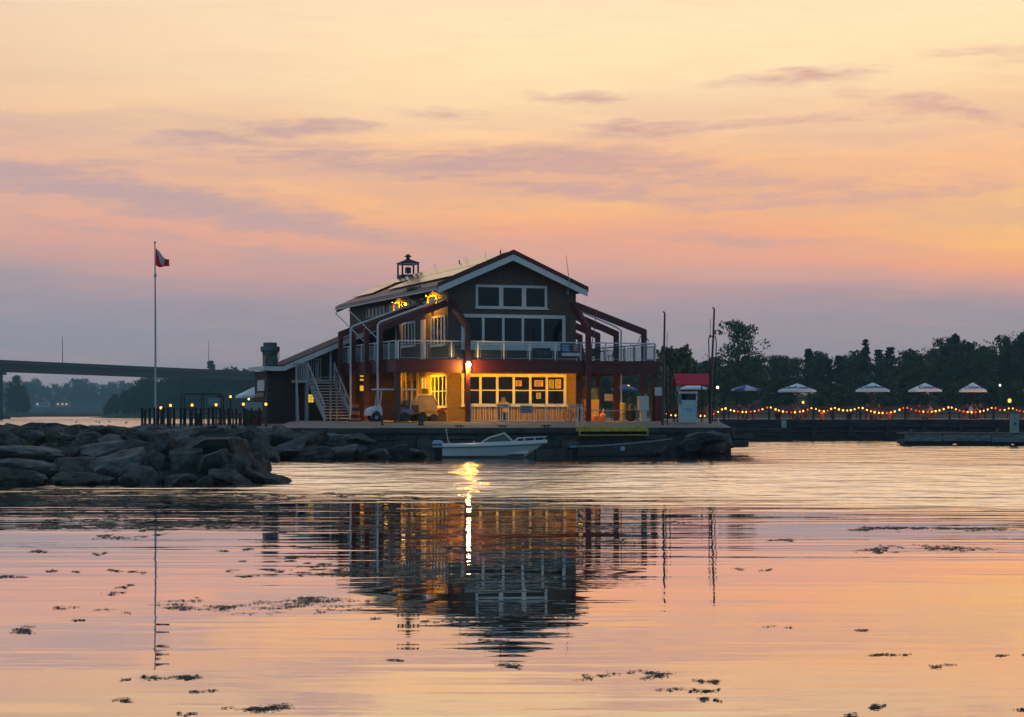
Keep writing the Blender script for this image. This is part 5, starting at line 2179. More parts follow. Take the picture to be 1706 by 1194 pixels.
b = MB()
b.prism([(-.75, rz0), (0, rz1), (.75, rz0), (.75, rz0 - .06), (0, rz1 - .07), (-.75, rz0 - .06)], 'x', -1.02, 1.06)
b.build('roof', mat('bright_red_roof', (.62, .014, .05), .5, var=.12, scale=4), r)
for x, y in ((-.92, -.55), (-.92, .55), (.72, .55), (.95, -.5)):
    b = MB()
    b.bar((x, y, 0), (x, y, rz0 - .062 + (.15 if False else 0)), .07)
    b.build('post', DARK, r)
b = MB()
b.box(-1.0, -.75, -.62, -.6, 1.75, 2.3)
b.build('sign_board', mat('grey_sign', (.34, .38, .38), .6, var=.1), r)
b = MB()
b.box(-.95, -.72, -.62, -.6, 1.0, 1.6)
b.build('sign_board', mat('green_grey_sign', (.16, .2, .17), .6, var=.1), r)
b = MB()
b.box(.78, .92, -.55, -.53, 1.9, 2.2)
b.build('sign_board', mat('amber_sign', (.35, .2, .08), .6, var=.1), r)


def mast(px, base, top, Y, label, loop):
    b0 = at(px, base, Y)
    r = empty('hose_mast', b0, 0, label, 'mast', 'hose masts of the fuel dock')
    H = gz(top, Y) - b0.z
    lean = (loop[0]) * Y / F
    b = MB()
    b.tube([(0, 0, 0), (lean * .3, 0, H * .4), (lean * .8, 0, H * .8), (lean, 0, H), (lean - .02, 0, H + .1), (lean - .12, 0, H + .13)], [.075, .065, .055, .05, .045, .03], 8)
    b.build('pole', DARK, r)
    b = MB()
    pts = [((px_ - px) * Y / F, -.05, gz(py_, Y) - b0.z) for px_, py_ in loop[1]]
    # smooth the hose
    sm = []
    for i in range(len(pts) - 1):
        p_1, p0_, p1_, p2_ = [Vector(pts[max(0, min(len(pts) - 1, i + q))]) for q in (-1, 0, 1, 2)]
        for k in range(6):
            t_ = k / 6
            sm.append(.5 * ((2 * p0_) + (p1_ - p_1) * t_ + (2 * p_1 - 5 * p0_ + 4 * p1_ - p2_) * t_ ** 2 + (3 * p0_ - p_1 - 3 * p1_ + p2_) * t_ ** 3))
    sm.append(Vector(pts[-1]))
    b.tube(sm, .03, 6)
    b.build('hose', RUBBER, r)
    b = MB()
    x_, z_ = pts[loop[2]][0], pts[loop[2]][2]
    b.tube([(x_, -.05, z_), (x_ + .02, -.05, z_ + 1.0)], .014, 4)
    b.box(x_ - .06, x_ + .06, -.1, 0, z_ - .02, z_ + .1)
    b.build('hanger_cable', DARK, r)


mast(1104, 708, 523, 108.6, 'tall dark hose mast left of the red-roofed fuel kiosk', (3.5, [(1112, 708), (1110, 650), (1109, 600), (1108.5, 588), (1111, 583), (1115, 584), (1117, 590), (1116, 640), (1118, 690)], 4))
mast(1183, 706, 516, 109.2, 'tallest dark hose mast right of the red-roofed fuel kiosk', (7.0, [(1181, 700), (1182, 640), (1181, 585), (1180.5, 566), (1183, 561), (1188, 560), (1192, 563), (1193, 580), (1190, 640), (1186, 704)], 4))
# pale bollard and curb at the corner of the fuel dock
r = empty('dock_bollard', at(1196, 709, 111), 0, 'short pale pipe bollard at the corner of the fuel dock', 'bollard')
b = MB()
b.tube([(0, 0, -.15), (0, 0, .35), (0, 0, .45)], [.07, .07, .05], 8)
b.build('bollard_pipe', STEEL, r)
b = MB()
b.box(-.55, .75, -.25, .25, -.16, -.04)
b.build('base_slab', CONC, r)
# white buoy-like marker hanging at the pier face
r = empty('depth_board', (gx(1306, 165.4), 165.45, gz(712, 165.4)), 0, 'small pale numbered board on the face of the terrace pier', 'sign')
b = MB()
b.box(-.2, .2, -.03, .03, 0, .60)
b.build('board', mat('pale_board', (.36, .48, .52), .6, var=.2, scale=5), r)
b = MB()
for q in range(3):
    b.box(-.1, .1, -.036, -.031, .1 + q * .17, .14 + q * .17)
b.build('marking', mat('dark_marking', (.1, .15, .2), .6, var=0), r)

# ---------------------------------------------------------------- yellow dock edge with open frame
r = empty('dock_ladder_frame', (gx(963, 106.6), 106.6, gz(725.5, 106.6)), math.atan2(QR.y - QL.y, QR.x - QL.x), 'yellow painted loading frame hung on the quay face', 'dock frame')
b = MB()
wL = gx(1085, 107) - gx(963, 107)
b.box(0, wL, 0, .5, .22, .50)
b.build('edge_board', YELLOW, r, bevel=.015)
b = MB()
b.box(.05, wL, -.02, .05, 0, .05)
b.box(.05, .12, -.02, .05, .05, .22)
b.box(wL - .07, wL, -.02, .05, .05, .22)
b.build('lower_rail', YELLOW, r)
b = MB()
for x in (.0, .28):
    b.bar((x, .1, .5), (x, .1, 1.55), .05)
b.build('post', WHITE, r)

# bollards / cleats on the quay edge
for px in (765, 837, 910):
    Y = 106.4 + (px - 837) * .0075
    r = empty('mooring_cleat', (gx(px, Y), Y + .2, 1.475), .1, 'dark iron mooring cleat on the quay edge, the %s one' % {765: 'left', 837: 'middle', 910: 'right'}[px], 'cleat', 'mooring cleats')
    b = MB()
    b.tube([(-.28, 0, .10), (-.2, 0, .12), (.2, 0, .12), (.28, 0, .10)], [.02, .035, .035, .02], 6)
    b.box(-.12, -.05, -.04, .04, 0, .1)
    b.box(.05, .12, -.04, .04, 0, .1)
    b.build('cleat_body', DARK, r)

# ================================================================ boats
HULL = mat('boat_white', (.64, .68, .70), .3, var=.04)


def loft(b, secs):
    """secs: list of rings (same count) -> skin"""
    ids = [[b.vert(p) for p in s_] for s_ in secs]
    for a, c in zip(ids, ids[1:]):
        for k in range(len(a) - 1):
            b.face((a[k], a[k + 1], c[k + 1], c[k]))
    return ids


Yb1 = 101.6
r = empty('motor_boat', (gx(737, Yb1), Yb1, 0), R(2), 'white bowrider motorboat with a raked windscreen moored at the quay', 'boat')
LB = gx(912, Yb1) - gx(737, Yb1)
secs = []
NSX = 16
for i in range(NSX + 1):
    f = i / NSX
    x = LB * f
    bw = 1.02 * (1 - max(0, (f - .45) / .55) ** 2.4)
    bw = max(bw, .03)
    sheer = .66 + .20 * f ** 1.6
    chine_z = .10 + .42 * max(0, (f - .55) / .45) ** 1.6
    keel_z = -.30 + .95 * max(0, (f - .62) / .38) ** 1.8
    keel_z = min(keel_z, sheer - .06)
    chine_z = max(min(chine_z, sheer - .05), keel_z + .03)
    cb_ = bw * (.90 - .25 * f)
    xk = x - (0.62 * max(0, (f - .55) / .45) ** 1.5) * .55 if f < 1 else x
    half = [(x - .55 * max(0, (f - .5) / .5) ** 2, 0, keel_z), (x - .30 * max(0, (f - .5) / .5) ** 2, -cb_, chine_z), (x - .1 * f * f, -bw * .98, sheer - .16), (x, -bw, sheer - .12), (x, -bw + .02, sheer)]
    oth = [(p[0], -p[1], p[2]) for p in reversed(half[1:])]
    secs.append(list(reversed(half)) [0:0] + half[::-1] + [(p[0], -p[1], p[2]) for p in half[1:]])
b = MB()
ids = loft(b, secs)
b.face(ids[0])
hull = b.build('hull', HULL, r, smooth=False)
# deck rim, foredeck and cockpit sides
b = MB()
rim = []
for i in range(NSX + 1):
    f = i / NSX
    bw = max(1.02 * (1 - max(0, (f - .45) / .55) ** 2.4), .03)
    sheer = .66 + .20 * f ** 1.6
    rim.append((LB * f, bw, sheer))
for (x0, w0, z0), (x1, w1, z1) in zip(rim, rim[1:]):
    inn0, inn1 = max(w0 - .2, 0), max(w1 - .2, 0)
    fore = x0 > LB * .80
    for s_ in (-1, 1):
        b.poly([(x0, s_ * (w0 - .015), z0 + .004), (x1, s_ * (w1 - .015), z1 + .004), (x1, s_ * (0 if fore else inn1), z1 + .05), (x0, s_ * (0 if fore else inn0), z0 + .05)])
        if not fore:
            b.poly([(x0, s_ * inn0, z0 + .05), (x1, s_ * inn1, z1 + .05), (x1, s_ * inn1, .2), (x0, s_ * inn0, .2)])
b.build('deck', HULL, r)
b = MB()
for (x0, w0, z0), (x1, w1, z1) in zip(rim, rim[1:]):
    for s_ in (-1, 1):
        b.bar((x0, s_ * (w0 + .012), z0 - .13), (x1, s_ * (w1 + .012), z1 - .13), .035, .05)
b.build('rub_strip', mat('boat_stripe', (.10, .13, .15), .5, var=.1), r)
b = MB()
b.box(.25, LB * .78, -.72, .72, .12, .19)
b.build('cockpit_floor', mat('grey_carpet', (.12, .12, .13), .9, var=.2), r)
for x, y in ((LB * .30, -.35), (LB * .30, .35), (LB * .06, 0)):
    b = MB()
    b.box(x, x + .45, y - .24, y + .24, .2, .48)
    b.box(x - .05, x + .06, y - .24, y + .24, .48, .82)
    b.build('seat', mat('cream_vinyl', (.45, .42, .38), .6, var=.1), r, bevel=.03)
# windscreen
b = MB()
bx0, bx1, tx_ = LB * .37, LB * .67, LB * .585
zb = lambda f: .71 + .20 * f ** 1.6
zt = 1.24
A = [(bx0 + .28, -.86, zb(.42)), (bx1, -.62, zb(.67)), (bx1 + .06, 0, zb(.68)), (bx1, .62, zb(.67)), (bx0 + .28, .86, zb(.42))]
T = [(tx_ - .75, -.78, zt - .22), (tx_, -.55, zt), (tx_ + .02, 0, zt + .03), (tx_, .55, zt), (tx_ - .75, .78, zt - .22)]
ws = MB()
for k in range(4):
    ws.poly([A[k], A[k + 1], T[k + 1], T[k]])
wsg = ws.build('windscreen', glass('boat_screen', (.55, .6, .6), .22), r)
b = MB()
for k in range(4):
    b.bar(T[k], T[k + 1], .045)
    b.bar(A[k], A[k + 1], .05)
for k in (1, 2, 3):
    b.bar(A[k], T[k], .05)
b.bar((bx0, -.88, zb(.38)), T[0], .05)
b.bar((bx0, .88, zb(.38)), T[4], .05)
b.build('screen_frame', mat('alloy_frame', (.55, .58, .6), .4, .3, var=.05), wsg)
b = MB()
for s_ in (-1, 1):
    pts = []
    for f in (.69, .72, .8, .9, .97, 1.0):
        bw = max(1.02 * (1 - max(0, (f - .45) / .55) ** 2.4), .03)
        pts.append((LB * f, s_ * max(bw - .10, .03), .66 + .2 * f ** 1.6 + (.05 if f == .69 else .21)))
    b.tube(pts, .024, 6)
    for f in (.78, .88, .97):
        bw = max(1.02 * (1 - max(0, (f - .45) / .55) ** 2.4), .03)
        b.tube([(LB * f, s_ * (bw - .1), .66 + .2 * f ** 1.6), (LB * f, s_ * (bw - .1), .66 + .2 * f ** 1.6 + .2)], .02, 6)
b.build('bow_rail', WHITE, r)
b = MB()
b.tube([(.32, .5, .7), (.20, .5, 1.38)], .02, 6)
b.lathe([(.04, 0), (.04, .08)], (.20, .5, 1.38), 8)
b.build('stern_light', WHITE, r)


def outboard(parent, x, z, s_, cowl, rz=0):
    b = MB()
    b.prism([(-.42 * s_, z + .02), (-.46 * s_, z + .26 * s_), (-.36 * s_, z + .40 * s_), (.0, z + .40 * s_), (.14 * s_, z + .28 * s_), (.10 * s_, z + .02)], 'y', -.17 * s_, .17 * s_)
    b.cur = 0
    o = b.build('outboard_cowl', cowl, parent, bevel=.04)
    o.location.x = x
    b = MB()
    b.prism([(-.36 * s_, z), (.04 * s_, z), (.0, z - .9 * s_), (-.22 * s_, z - .9 * s_)], 'y', -.12 * s_, .12 * s_)
    o2 = b.build('outboard_leg', RUBBER, parent, bevel=.02)
    o2.location.x = x
    return o


oc = outboard(r, -.08, .48, 1.0, mat('cowl_pale_blue', (.30, .46, .58), .35, var=.05))
b = MB()
b.box(-.475, .06, -.176, -.171, .62, .70)
b.build('cowl_stripe', BLUE, oc)

Yb2 = 105.2
r = empty('aluminium_boat', (gx(962, Yb2), Yb2, 0), R(3), 'dark open aluminium boat with an outboard moored below the yellow edge', 'boat')
L2 = gx(1120, Yb2) - gx(962, Yb2)
secs = []
for i in range(13):
    f = i / 12
    x = L2 * f
    bw = max(.82 * (1 - max(0, (f - .45) / .55) ** 2.2), .03)
    sheer = .50 + .40 * f ** 1.5
    kz = -.2 + .85 * max(0, (f - .6) / .4) ** 2
    cz_ = max(.02 + .5 * max(0, (f - .55) / .45) ** 1.7, kz + .02)
    half = [(x - .4 * max(0, (f - .5) / .5) ** 2, 0, kz), (x - .2 * f * f, -bw * .8, min(cz_, sheer - .05)), (x, -bw, sheer)]
    secs.append(half[::-1] + [(p[0], -p[1], p[2]) for p in half[1:]])
b = MB()
ids = loft(b, secs)
b.face(ids[0])
h2 = b.build('hull', mat('dull_aluminium', (.045, .05, .052), .5, .3, var=.25), r)
b = MB()
for i in range(12):
    for s_ in (0, -1):
        b.bar(secs[i][s_], secs[i + 1][s_], .05, .04)
b.build('gunwale', mat('worn_gunwale', (.22, .23, .23), .5, var=.2), r)
for x in (L2 * .2, L2 * .45, L2 * .7):
    b = MB()
    b.box(x, x + .28, -.6, .6, .38, .43)
    b.build('thwart', WOODG, r)
b = MB()
b.lathe([(.13, 0), (.13, .012)], (0, 0, 0), 14)
o = b.build('round_number_plate', mat('plate_pale', (.30, .38, .52), .5, var=.25, scale=12), r)
o.rotation_euler = (R(90), 0, 0)
o.location = (gx(1035, Yb2) - gx(962, Yb2), -.80, .40)
outboard(r, -.05, .42, .8, mat('cowl_dark', (.03, .03, .035), .4, var=.1))
b = MB()
b.box(-.42, -.02, -.148, -.142, .44, .56)
b.build('cowl_band', mat('band_blue', (.14, .24, .34), .4, var=.1), r)

# ================================================================ right floating dock with power pedestal
Yd = 139.0
r = empty('floating_dock', (gx(1507, Yd), Yd, 0), 0, 'weathered grey wooden finger dock floating on the right', 'dock')
LD = 36.0
zt_ = gz(721, Yd)
b = MB()
for k in range(44):
    x = k * LD / 44
    b.box(x + .01, x + LD / 44 - .015, .02, 3.0, zt_ - .07, zt_ - .004 * (k % 3))
b.build('deck_board', WOODG, r)
b = MB()
x = 0
rnd = random.Random(3)
while x < LD:
    w_ = rnd.uniform(2.2, 4.2)
    x2 = min(LD, x + w_ - .06)
    b.box(x, x2, -.06 - rnd.uniform(0, .05), .0, .30 - rnd.uniform(0, .06), zt_ - .075 - rnd.uniform(0, .05))
    x += w_
b.build('fascia_timber', mat('fascia_grey', (.16, .17, .175), .85, var=.45, scale=1.4, stretch=(1, 1, 4), bump=.02), r)
b = MB()
for k in range(9):
    b.box(k * 4.1 + .2, k * 4.1 + 3.4, .05, 2.9, -.25, .42)
b.box(0, LD, .1, 2.8, .1, .40)
b.build('float', mat('black_float', (.012, .012, .014), .8, var=.3), r)
for px, py in ((1517, 716), (1661, 716)):
    r2 = empty('dock_post', (gx(px, Yd + .3), Yd + .3, zt_), 0, 'short wooden mooring post on the floating dock, %s' % ('at its end' if px < 1600 else 'left of the pale pedestal'), 'post', 'mooring posts of the floating dock')
    b = MB()
    b.tube([(0, 0, -.05), (0, 0, .24), (0, 0, .28)], [.11, .1, .07], 8)
    b.build('post_body', mat('ochre_wood', (.16, .13, .07), .8, var=.2), r2)
r = empty('power_pedestal', (gx(1690, Yd + .8), Yd + .8, zt_), 0, 'pale green power pedestal standing on the floating dock', 'pedestal')
b = MB()
b.box(-.28, .28, -.2, .2, 0, 1.38)
b.build('pedestal_body', mat('pedestal_green', (.26, .35, .34), .6, var=.12), r, bevel=.02)
b = MB()
b.box(-.33, .33, -.25, .25, 1.382, 1.46)
b.build('pedestal_cap', mat('pedestal_cap', (.12, .14, .14), .6), r, bevel=.02)
b = MB()
b.box(-.06, .06, -.212, -.202, .55, .75)
b.build('socket', DARK, r)
# low timber crib between quay and pier
r = empty('timber_crib', (gx(1226, 160), 160, 0), 0, 'low dark timber crib in the water beside the terrace pier', 'crib')
b = MB()
for k in range(3):
    b.box(0, 4.5, 0, 3, .04 + k * .34, .34 + k * .34)
b.build('crib_log', TIMB, r)

# ================================================================ terrace: umbrellas, tables, people, lights
UW = mat('umbrella_white', (.82, .86, .92), .8, var=.05)
UBL = mat('umbrella_blue', (.03, .08, .34), .7, var=.1)
Yt = 172.0


def text_mesh(body, size, mat_, parent, loc, rot, name='lettering', shear=0.0):
    cu = bpy.data.curves.new('txt', 'FONT')
    cu.body = body
    cu.size = size
    cu.align_x = 'CENTER'
    cu.extrude = .004
    cu.offset = .012
    cu.shear = shear
    tmp = bpy.data.objects.new('txt', cu)
    COL.objects.link(tmp)
    dg = bpy.context.evaluated_depsgraph_get()
    me = bpy.data.meshes.new_from_object(tmp.evaluated_get(dg))
    bpy.data.objects.remove(tmp)
    me.materials.clear()
    me.materials.append(mat_)
    o = bpy.data.objects.new(name, me)
    COL.objects.link(o)
    o.parent = parent
    o.matrix_local = Matrix.Translation(loc) @ rot
    return o


INK = mat('umbrella_print', (.05, .05, .14), .7, var=0)


def umbrella(px, top, edge, half, Y, rz, label, m_, text=None, n=4, gore=None):
    g = TZ + .03
    r = empty('parasol', (gx(px, Y), Y, g), rz, label, 'umbrella', 'parasols on the terrace')
    ze, zt2 = gz(edge, Y) - g, gz(top, Y) - g
    rad = half * Y / F
    if n == 4:
        rad = rad / (abs(math.cos(rz)) + abs(math.sin(rz))) * math.sqrt(2)
    b = MB()
    ring = []
    for k in range(n):
        a = math.pi / n + k * 2 * math.pi / n
        ring.append((rad * math.cos(a), rad * math.sin(a), ze + .12))
    tip = (0, 0, zt2)
    for k in range(n):
        if gore and k % 2:
            b.cur = 1
        else:
            b.cur = 0
        p, q = ring[k], ring[(k + 1) % n]
        mid = ((p[0] + q[0]) / 2 * .96, (p[1] + q[1]) / 2 * .96, ze + .14)
        b.poly([p, mid, tip])
        b.poly([mid, q, tip])
        # valance
        b.poly([p, mid, (mid[0], mid[1], ze - .02), (p[0], p[1], ze - .04)])
        b.poly([mid, q, (q[0], q[1], ze - .04), (mid[0], mid[1], ze - .02)])
    mats = [m_, gore] if gore else [m_]
    canopy = b.build('canopy', mats, r)
    sd = canopy.modifiers.new('thick', 'SOLIDIFY')
    sd.thickness = .012
    sd.offset = -1
    b = MB()
    b.tube([(0, 0, 0), (0, 0, zt2 - .05)], .03, 8)
    b.lathe([(.04, 0), (.01, .12)], (0, 0, zt2 - .02), 8)
    b.build('pole', WOODD, r)
    b = MB()
    for k in range(n):
        p = ring[k]
        b.bar((p[0] * .98, p[1] * .98, p[2] - .03), (0, 0, zt2 - .10), .03)
        b.bar((p[0] * .5, p[1] * .5, (p[2] + zt2) / 2 - .08), (0, 0, ze - .1), .025)
    b.build('rib', WOODD, r)
    b = MB()
    b.lathe([(.3, 0), (.3, .06), (.06, .09), (.05, .3)], (0, 0, 0), 12)
    b.build('base', DARK, r)
    if text:
        # lettering on the gore that faces the water
        for k in range(n):
            p, q = Vector(ring[k]), Vector(ring[(k + 1) % n])
            md = (p + q) / 2
            wmd = Matrix.Rotation(rz, 3, 'Z') @ md
            if wmd.y < -.35 * rad * .7:
                xa = (q - p).normalized()
                ya = (Vector(tip) - md)
                ya = (ya - xa * ya.dot(xa)).normalized()
                za = xa.cross(ya)
                M = Matrix((xa, ya, za)).transposed().to_4x4()
                if za.z < 0:
                    continue
                text_mesh(text, .66, INK, canopy, Vector((md.x * .80, md.y * .80, ze + .14 + (zt2 - ze - .14) * .19)) + za * .03, M, shear=.15)
    return r


UMB = [(1328, 638.5, 652.5, 30.5, Yt, .50, 'white square parasol nearest the fuel dock side of the lit terrace', 'Coors'),
       (1454, 637, 652, 29, Yt, .92, 'white parasol with a steep tilted gore, second along the lit terrace', 'Coors'),
       (1541, 637.5, 652, 24, Yt + 3, .1, 'white parasol over the two diners in pale and dark tops', 'Coors'),
       (1620.5, 637, 652.5, 24, Yt + 3, -.15, 'white parasol over the diner in the lilac shirt', 'Coors'),
       (1155, 639, 648, 22, Yt, .3, 'white parasol half hidden behind the fuel pump', None)]
for px, tp, ed, hf, Y, rz, lab, tx in UMB:
    umbrella(px, tp, ed, hf, Y, rz, lab, UW, tx)
umbrella(1243, 640.5, 650.5, 25, Yt + 2, .2, 'blue and white round parasol left of the white ones', UBL, None, 8, mat('umbrella_pale', (.40, .47, .58), .8, var=.05))
umbrella(1040, 640, 650, 22, Yt + 4, .2, 'blue parasol seen through the posts under the deck', mat('umbrella_teal', (.06, .14, .30), .7, var=.1), None, 8)
# left: big pale parasol at the wing
r_ = umbrella(424, 639, 657, 34, 132.0, .35, 'wide pale parasol over the patio at the left end of the building', UW)
r_.location.z = 1.53
r_['group'] = 'parasols on the patio'


# picnic tables
def picnic(px, Y, rz, label):
    r = empty('picnic_table', (gx(px, Y), Y, TZ + .03), rz, label, 'picnic table', 'picnic tables on the terrace')
    b = MB()
    for k in range(5):
        b.box(-.9, .9, -.37 + k * .15, -.24 + k * .15, .71, .75)
    b.build('table_top', PT, r)
    for s_ in (-1, 1):
        b = MB()
        b.box(-.9, .9, s_ * .72 - .13, s_ * .72 - .01, .42, .46)
        b.box(-.9, .9, s_ * .72 + .01, s_ * .72 + .13, .42, .46)
        b.build('bench', PT, r)
    for x in (-.62, .62):
        b = MB()
        b.bar((x, -.28, .7), (x, -.75, 0), .09, .05)
        b.bar((x, .28, .7), (x, .75, 0), .09, .05)
        b.bar((x + .06, -.8, .39), (x + .06, .8, .39), .04, .09)
        b.build('leg', PT, r)
    return r


PT = mat('picnic_wood', (.20, .085, .05), .8, var=.25, scale=3)
for px, Y, rz, lab in ((1178, Yt, .2, 'picnic table behind the fuel pump'), (1243, Yt + 1, 0, 'picnic table under the blue and white parasol'), (1331, Yt, .1, 'picnic table under the parasol nearest the fuel dock'),
                       (1457, Yt, .05, 'picnic table under the steeply tilted white parasol'), (1541, Yt + 3, 0, 'picnic table with the two diners in pale and dark tops'), (1619, Yt + 3, .05, 'picnic table with the lilac-shirted diner'),
                       (1012, Yt + 3, .1, 'picnic table seen under the right deck'), (1694, Yt + 3, .1, 'empty picnic table at the right end of the terrace')):
    picnic(px, Y, rz, lab)

# seated people: one skinned body per pose, head to the +x side
SKIN = mat('skin', (.36, .20, .14), .6, var=.05)
HAIR = mat('dark_hair', (.012, .010, .010), .6, var=.1)


def skinned(nodes, edges, mats, split):
    me = bpy.data.meshes.new('body')
    names = list(nodes)
    me.from_pydata([nodes[k][0] for k in names], [(names.index(a), names.index(b_)) for a, b_ in edges], [])
    o = bpy.data.objects.new('tmp_body', me)
    COL.objects.link(o)
    sk_ = o.modifiers.new('skin', 'SKIN')
    for i, k in enumerate(names):
        me.skin_vertices[0].data[i].radius = (nodes[k][1], nodes[k][2] if len(nodes[k]) > 2 else nodes[k][1])
        me.skin_vertices[0].data[i].use_root = (k == 'pelvis')
    sb_ = o.modifiers.new('sub', 'SUBSURF')
    sb_.levels = sb_.render_levels = 1
    dg = bpy.context.evaluated_depsgraph_get()
    out = bpy.data.meshes.new_from_object(o.evaluated_get(dg))
    bpy.data.objects.remove(o)
    out.materials.clear()
    for m_ in mats:
        out.materials.append(m_)
    idx = [split(p.center) for p in out.polygons]
    out.polygons.foreach_set('material_index', idx)
    out.polygons.foreach_set('use_smooth', [True] * len(out.polygons))
    return out


def person(px, Y, rz, shirt, trousers, label, lean=.12, hairl=.16, skin=None, arm=0.0, dz=0.0):
    """seated on a bench 0.46 m high, facing +x (before rz)"""
    r = empty('person', (gx(px, Y), Y, TZ + .03 + dz), rz, label, 'person', 'people on the terrace')
    z0 = .53
    N = {'pelvis': ((0, 0, z0), .15, .12), 'waist': ((.03 + lean * .2, 0, z0 + .18), .13, .11), 'chest': ((.04 + lean * .7, 0, z0 + .40), .17, .12), 'neck0': ((.04 + lean, 0, z0 + .55), .07, .07),
         'neck': ((.06 + lean * 1.1, 0, z0 + .62), .055, .055), 'head': ((.09 + lean * 1.2, 0, z0 + .72), .085, .09), 'crown': ((.085 + lean * 1.2, 0, z0 + .83), .075, .085)}
    E = [('pelvis', 'waist'), ('waist', 'chest'), ('chest', 'neck0'), ('neck0', 'neck'), ('neck', 'head'), ('head', 'crown')]
    for s_, t_ in ((-1, 'r'), (1, 'l')):
        N['sh' + t_] = ((.04 + lean * .8, s_ * .19, z0 + .48), .065)
        N['el' + t_] = ((.16 + lean, s_ * .24, z0 + .22 + arm), .05)
        N['wr' + t_] = ((.40 + lean, s_ * .15, z0 + .27 + arm * 1.2), .035)
        N['ha' + t_] = ((.47 + lean, s_ * .13, z0 + .28 + arm * 1.3), .035, .02)
        N['fi' + t_] = ((.55 + lean, s_ * .12, z0 + .28 + arm * 1.3), .028, .012)
        N['hip' + t_] = ((.05, s_ * .10, z0 - .01), .10)
        N['kn' + t_] = ((.46, s_ * .13, z0), .075)
        N['an' + t_] = ((.44, s_ * .13, .09), .05)
        N['to' + t_] = ((.60, s_ * .14, .045), .042)
        E += [('chest', 'sh' + t_), ('sh' + t_, 'el' + t_), ('el' + t_, 'wr' + t_), ('wr' + t_, 'ha' + t_), ('ha' + t_, 'fi' + t_), ('pelvis', 'hip' + t_), ('hip' + t_, 'kn' + t_), ('kn' + t_, 'an' + t_), ('an' + t_, 'to' + t_)]

    def split(c):
        if c.z > z0 + .57:
            return 0
        if c.z < z0 + .06 and not (abs(c.y) > .16 and c.z > z0 + .02 and c.x < .4):
            return 2 if c.z > .12 else 3
        if c.x > .27 + lean and c.z > z0 + .1:
            return 0
        return 1
    me = skinned(N, E, [skin or SKIN, shirt, trousers, RUBBER], split)
    o = bpy.data.objects.new('body', me)
    COL.objects.link(o)
    o.parent = r
    hx, hz_ = .085 + lean * 1.2, z0 + .80
    b = MB()
    secs_ = []
    for (dx, dz_, ra) in ((-.035, -hairl, .055), (-.045, -.07, .095), (-.03, .0, .112), (-.012, .06, .10), (0, .10, .06), (.0, .115, .01)):
        secs_.append([(hx + dx + ra * math.cos(a) * (.85 if math.cos(a) > 0 else 1.1), ra * .95 * math.sin(a), hz_ + dz_) for a in [k * math.pi / 6 for k in range(13)]])
    loft(b, secs_)
    b.build('hair', HAIR, r, smooth=True)
    b = MB()
    b.lathe([(.012, -.02), (.02, 0), (.008, .03)], (hx + .108, 0, hz_ - .06), 6)
    b.build('nose', skin or SKIN, r)
    return r


def shirt_m(nm, c):
    return mat('shirt_' + nm, c, .85, var=.12, scale=8)


JEAN = mat('trousers_dark', (.03, .035, .05), .85, var=.2)
KHAK = mat('trousers_rust', (.16, .07, .05), .85, var=.2)
for a in [(1229, Yt + 1, 0, 'black', (.02, .02, .022), JEAN, 'person in black seated left under the blue and white parasol', .05), (1254, Yt + 1, math.pi, 'maroon', (.10, .025, .03), JEAN, 'person in a maroon top seated right under the blue and white parasol', .12),
          (1314, Yt - .6, .3, 'dark_red', (.07, .02, .025), JEAN, 'long-haired person in dark red at the table nearest the fuel dock', .15), (1332, Yt + .7, math.pi, 'pink', (.42, .25, .25), KHAK, 'person in a pink top at the table nearest the fuel dock', .12),
          (1343, Yt - .6, math.pi * .95, 'black', (.02, .02, .022), KHAK, 'person in black with bare knees at the table nearest the fuel dock', .05),
          (1443, Yt - .6, .2, 'black', (.02, .02, .022), JEAN, 'person in black seated under the steeply tilted parasol', .04), (1470, Yt - .4, math.pi, 'brown', (.06, .04, .04), KHAK, 'person in brown leaning forward under the steeply tilted parasol', .2),
          (1529, Yt + 2.3, 0, 'maroon', (.10, .025, .03), KHAK, 'person in a maroon top seated left at the two-diner table', .05), (1555, Yt + 2.3, math.pi, 'pale_pink', (.45, .33, .32), KHAK, 'person in a pale pink top reaching over the two-diner table', .22),
          (1607, Yt + 3.9, 0, 'black', (.02, .02, .022), JEAN, 'dark-haired person behind the lilac-shirted diner', .1), (1614, Yt + 2.3, .1, 'lilac', (.42, .36, .62), JEAN, 'diner in a lilac shirt seated under the fourth white parasol', .14),
          (1638, Yt + 2.3, math.pi, 'black', (.02, .02, .022), JEAN, 'person in black facing the lilac-shirted diner', .12), (1630, Yt + 3.9, math.pi, 'olive', (.20, .17, .08), KHAK, 'person in an olive top beside the person in black under the fourth parasol', .12),
          (1176, Yt - .5, .2, 'orange', (.20, .07, .03), KHAK, 'person in rust orange seated behind the fuel pump', .1)]:
    px, Y, rz, nm, col, tr_, lab, ln = a
    person(px, Y, rz, shirt_m(nm, col), tr_, lab, ln, .26 if 'long-haired' in lab else .16, arm=.02)

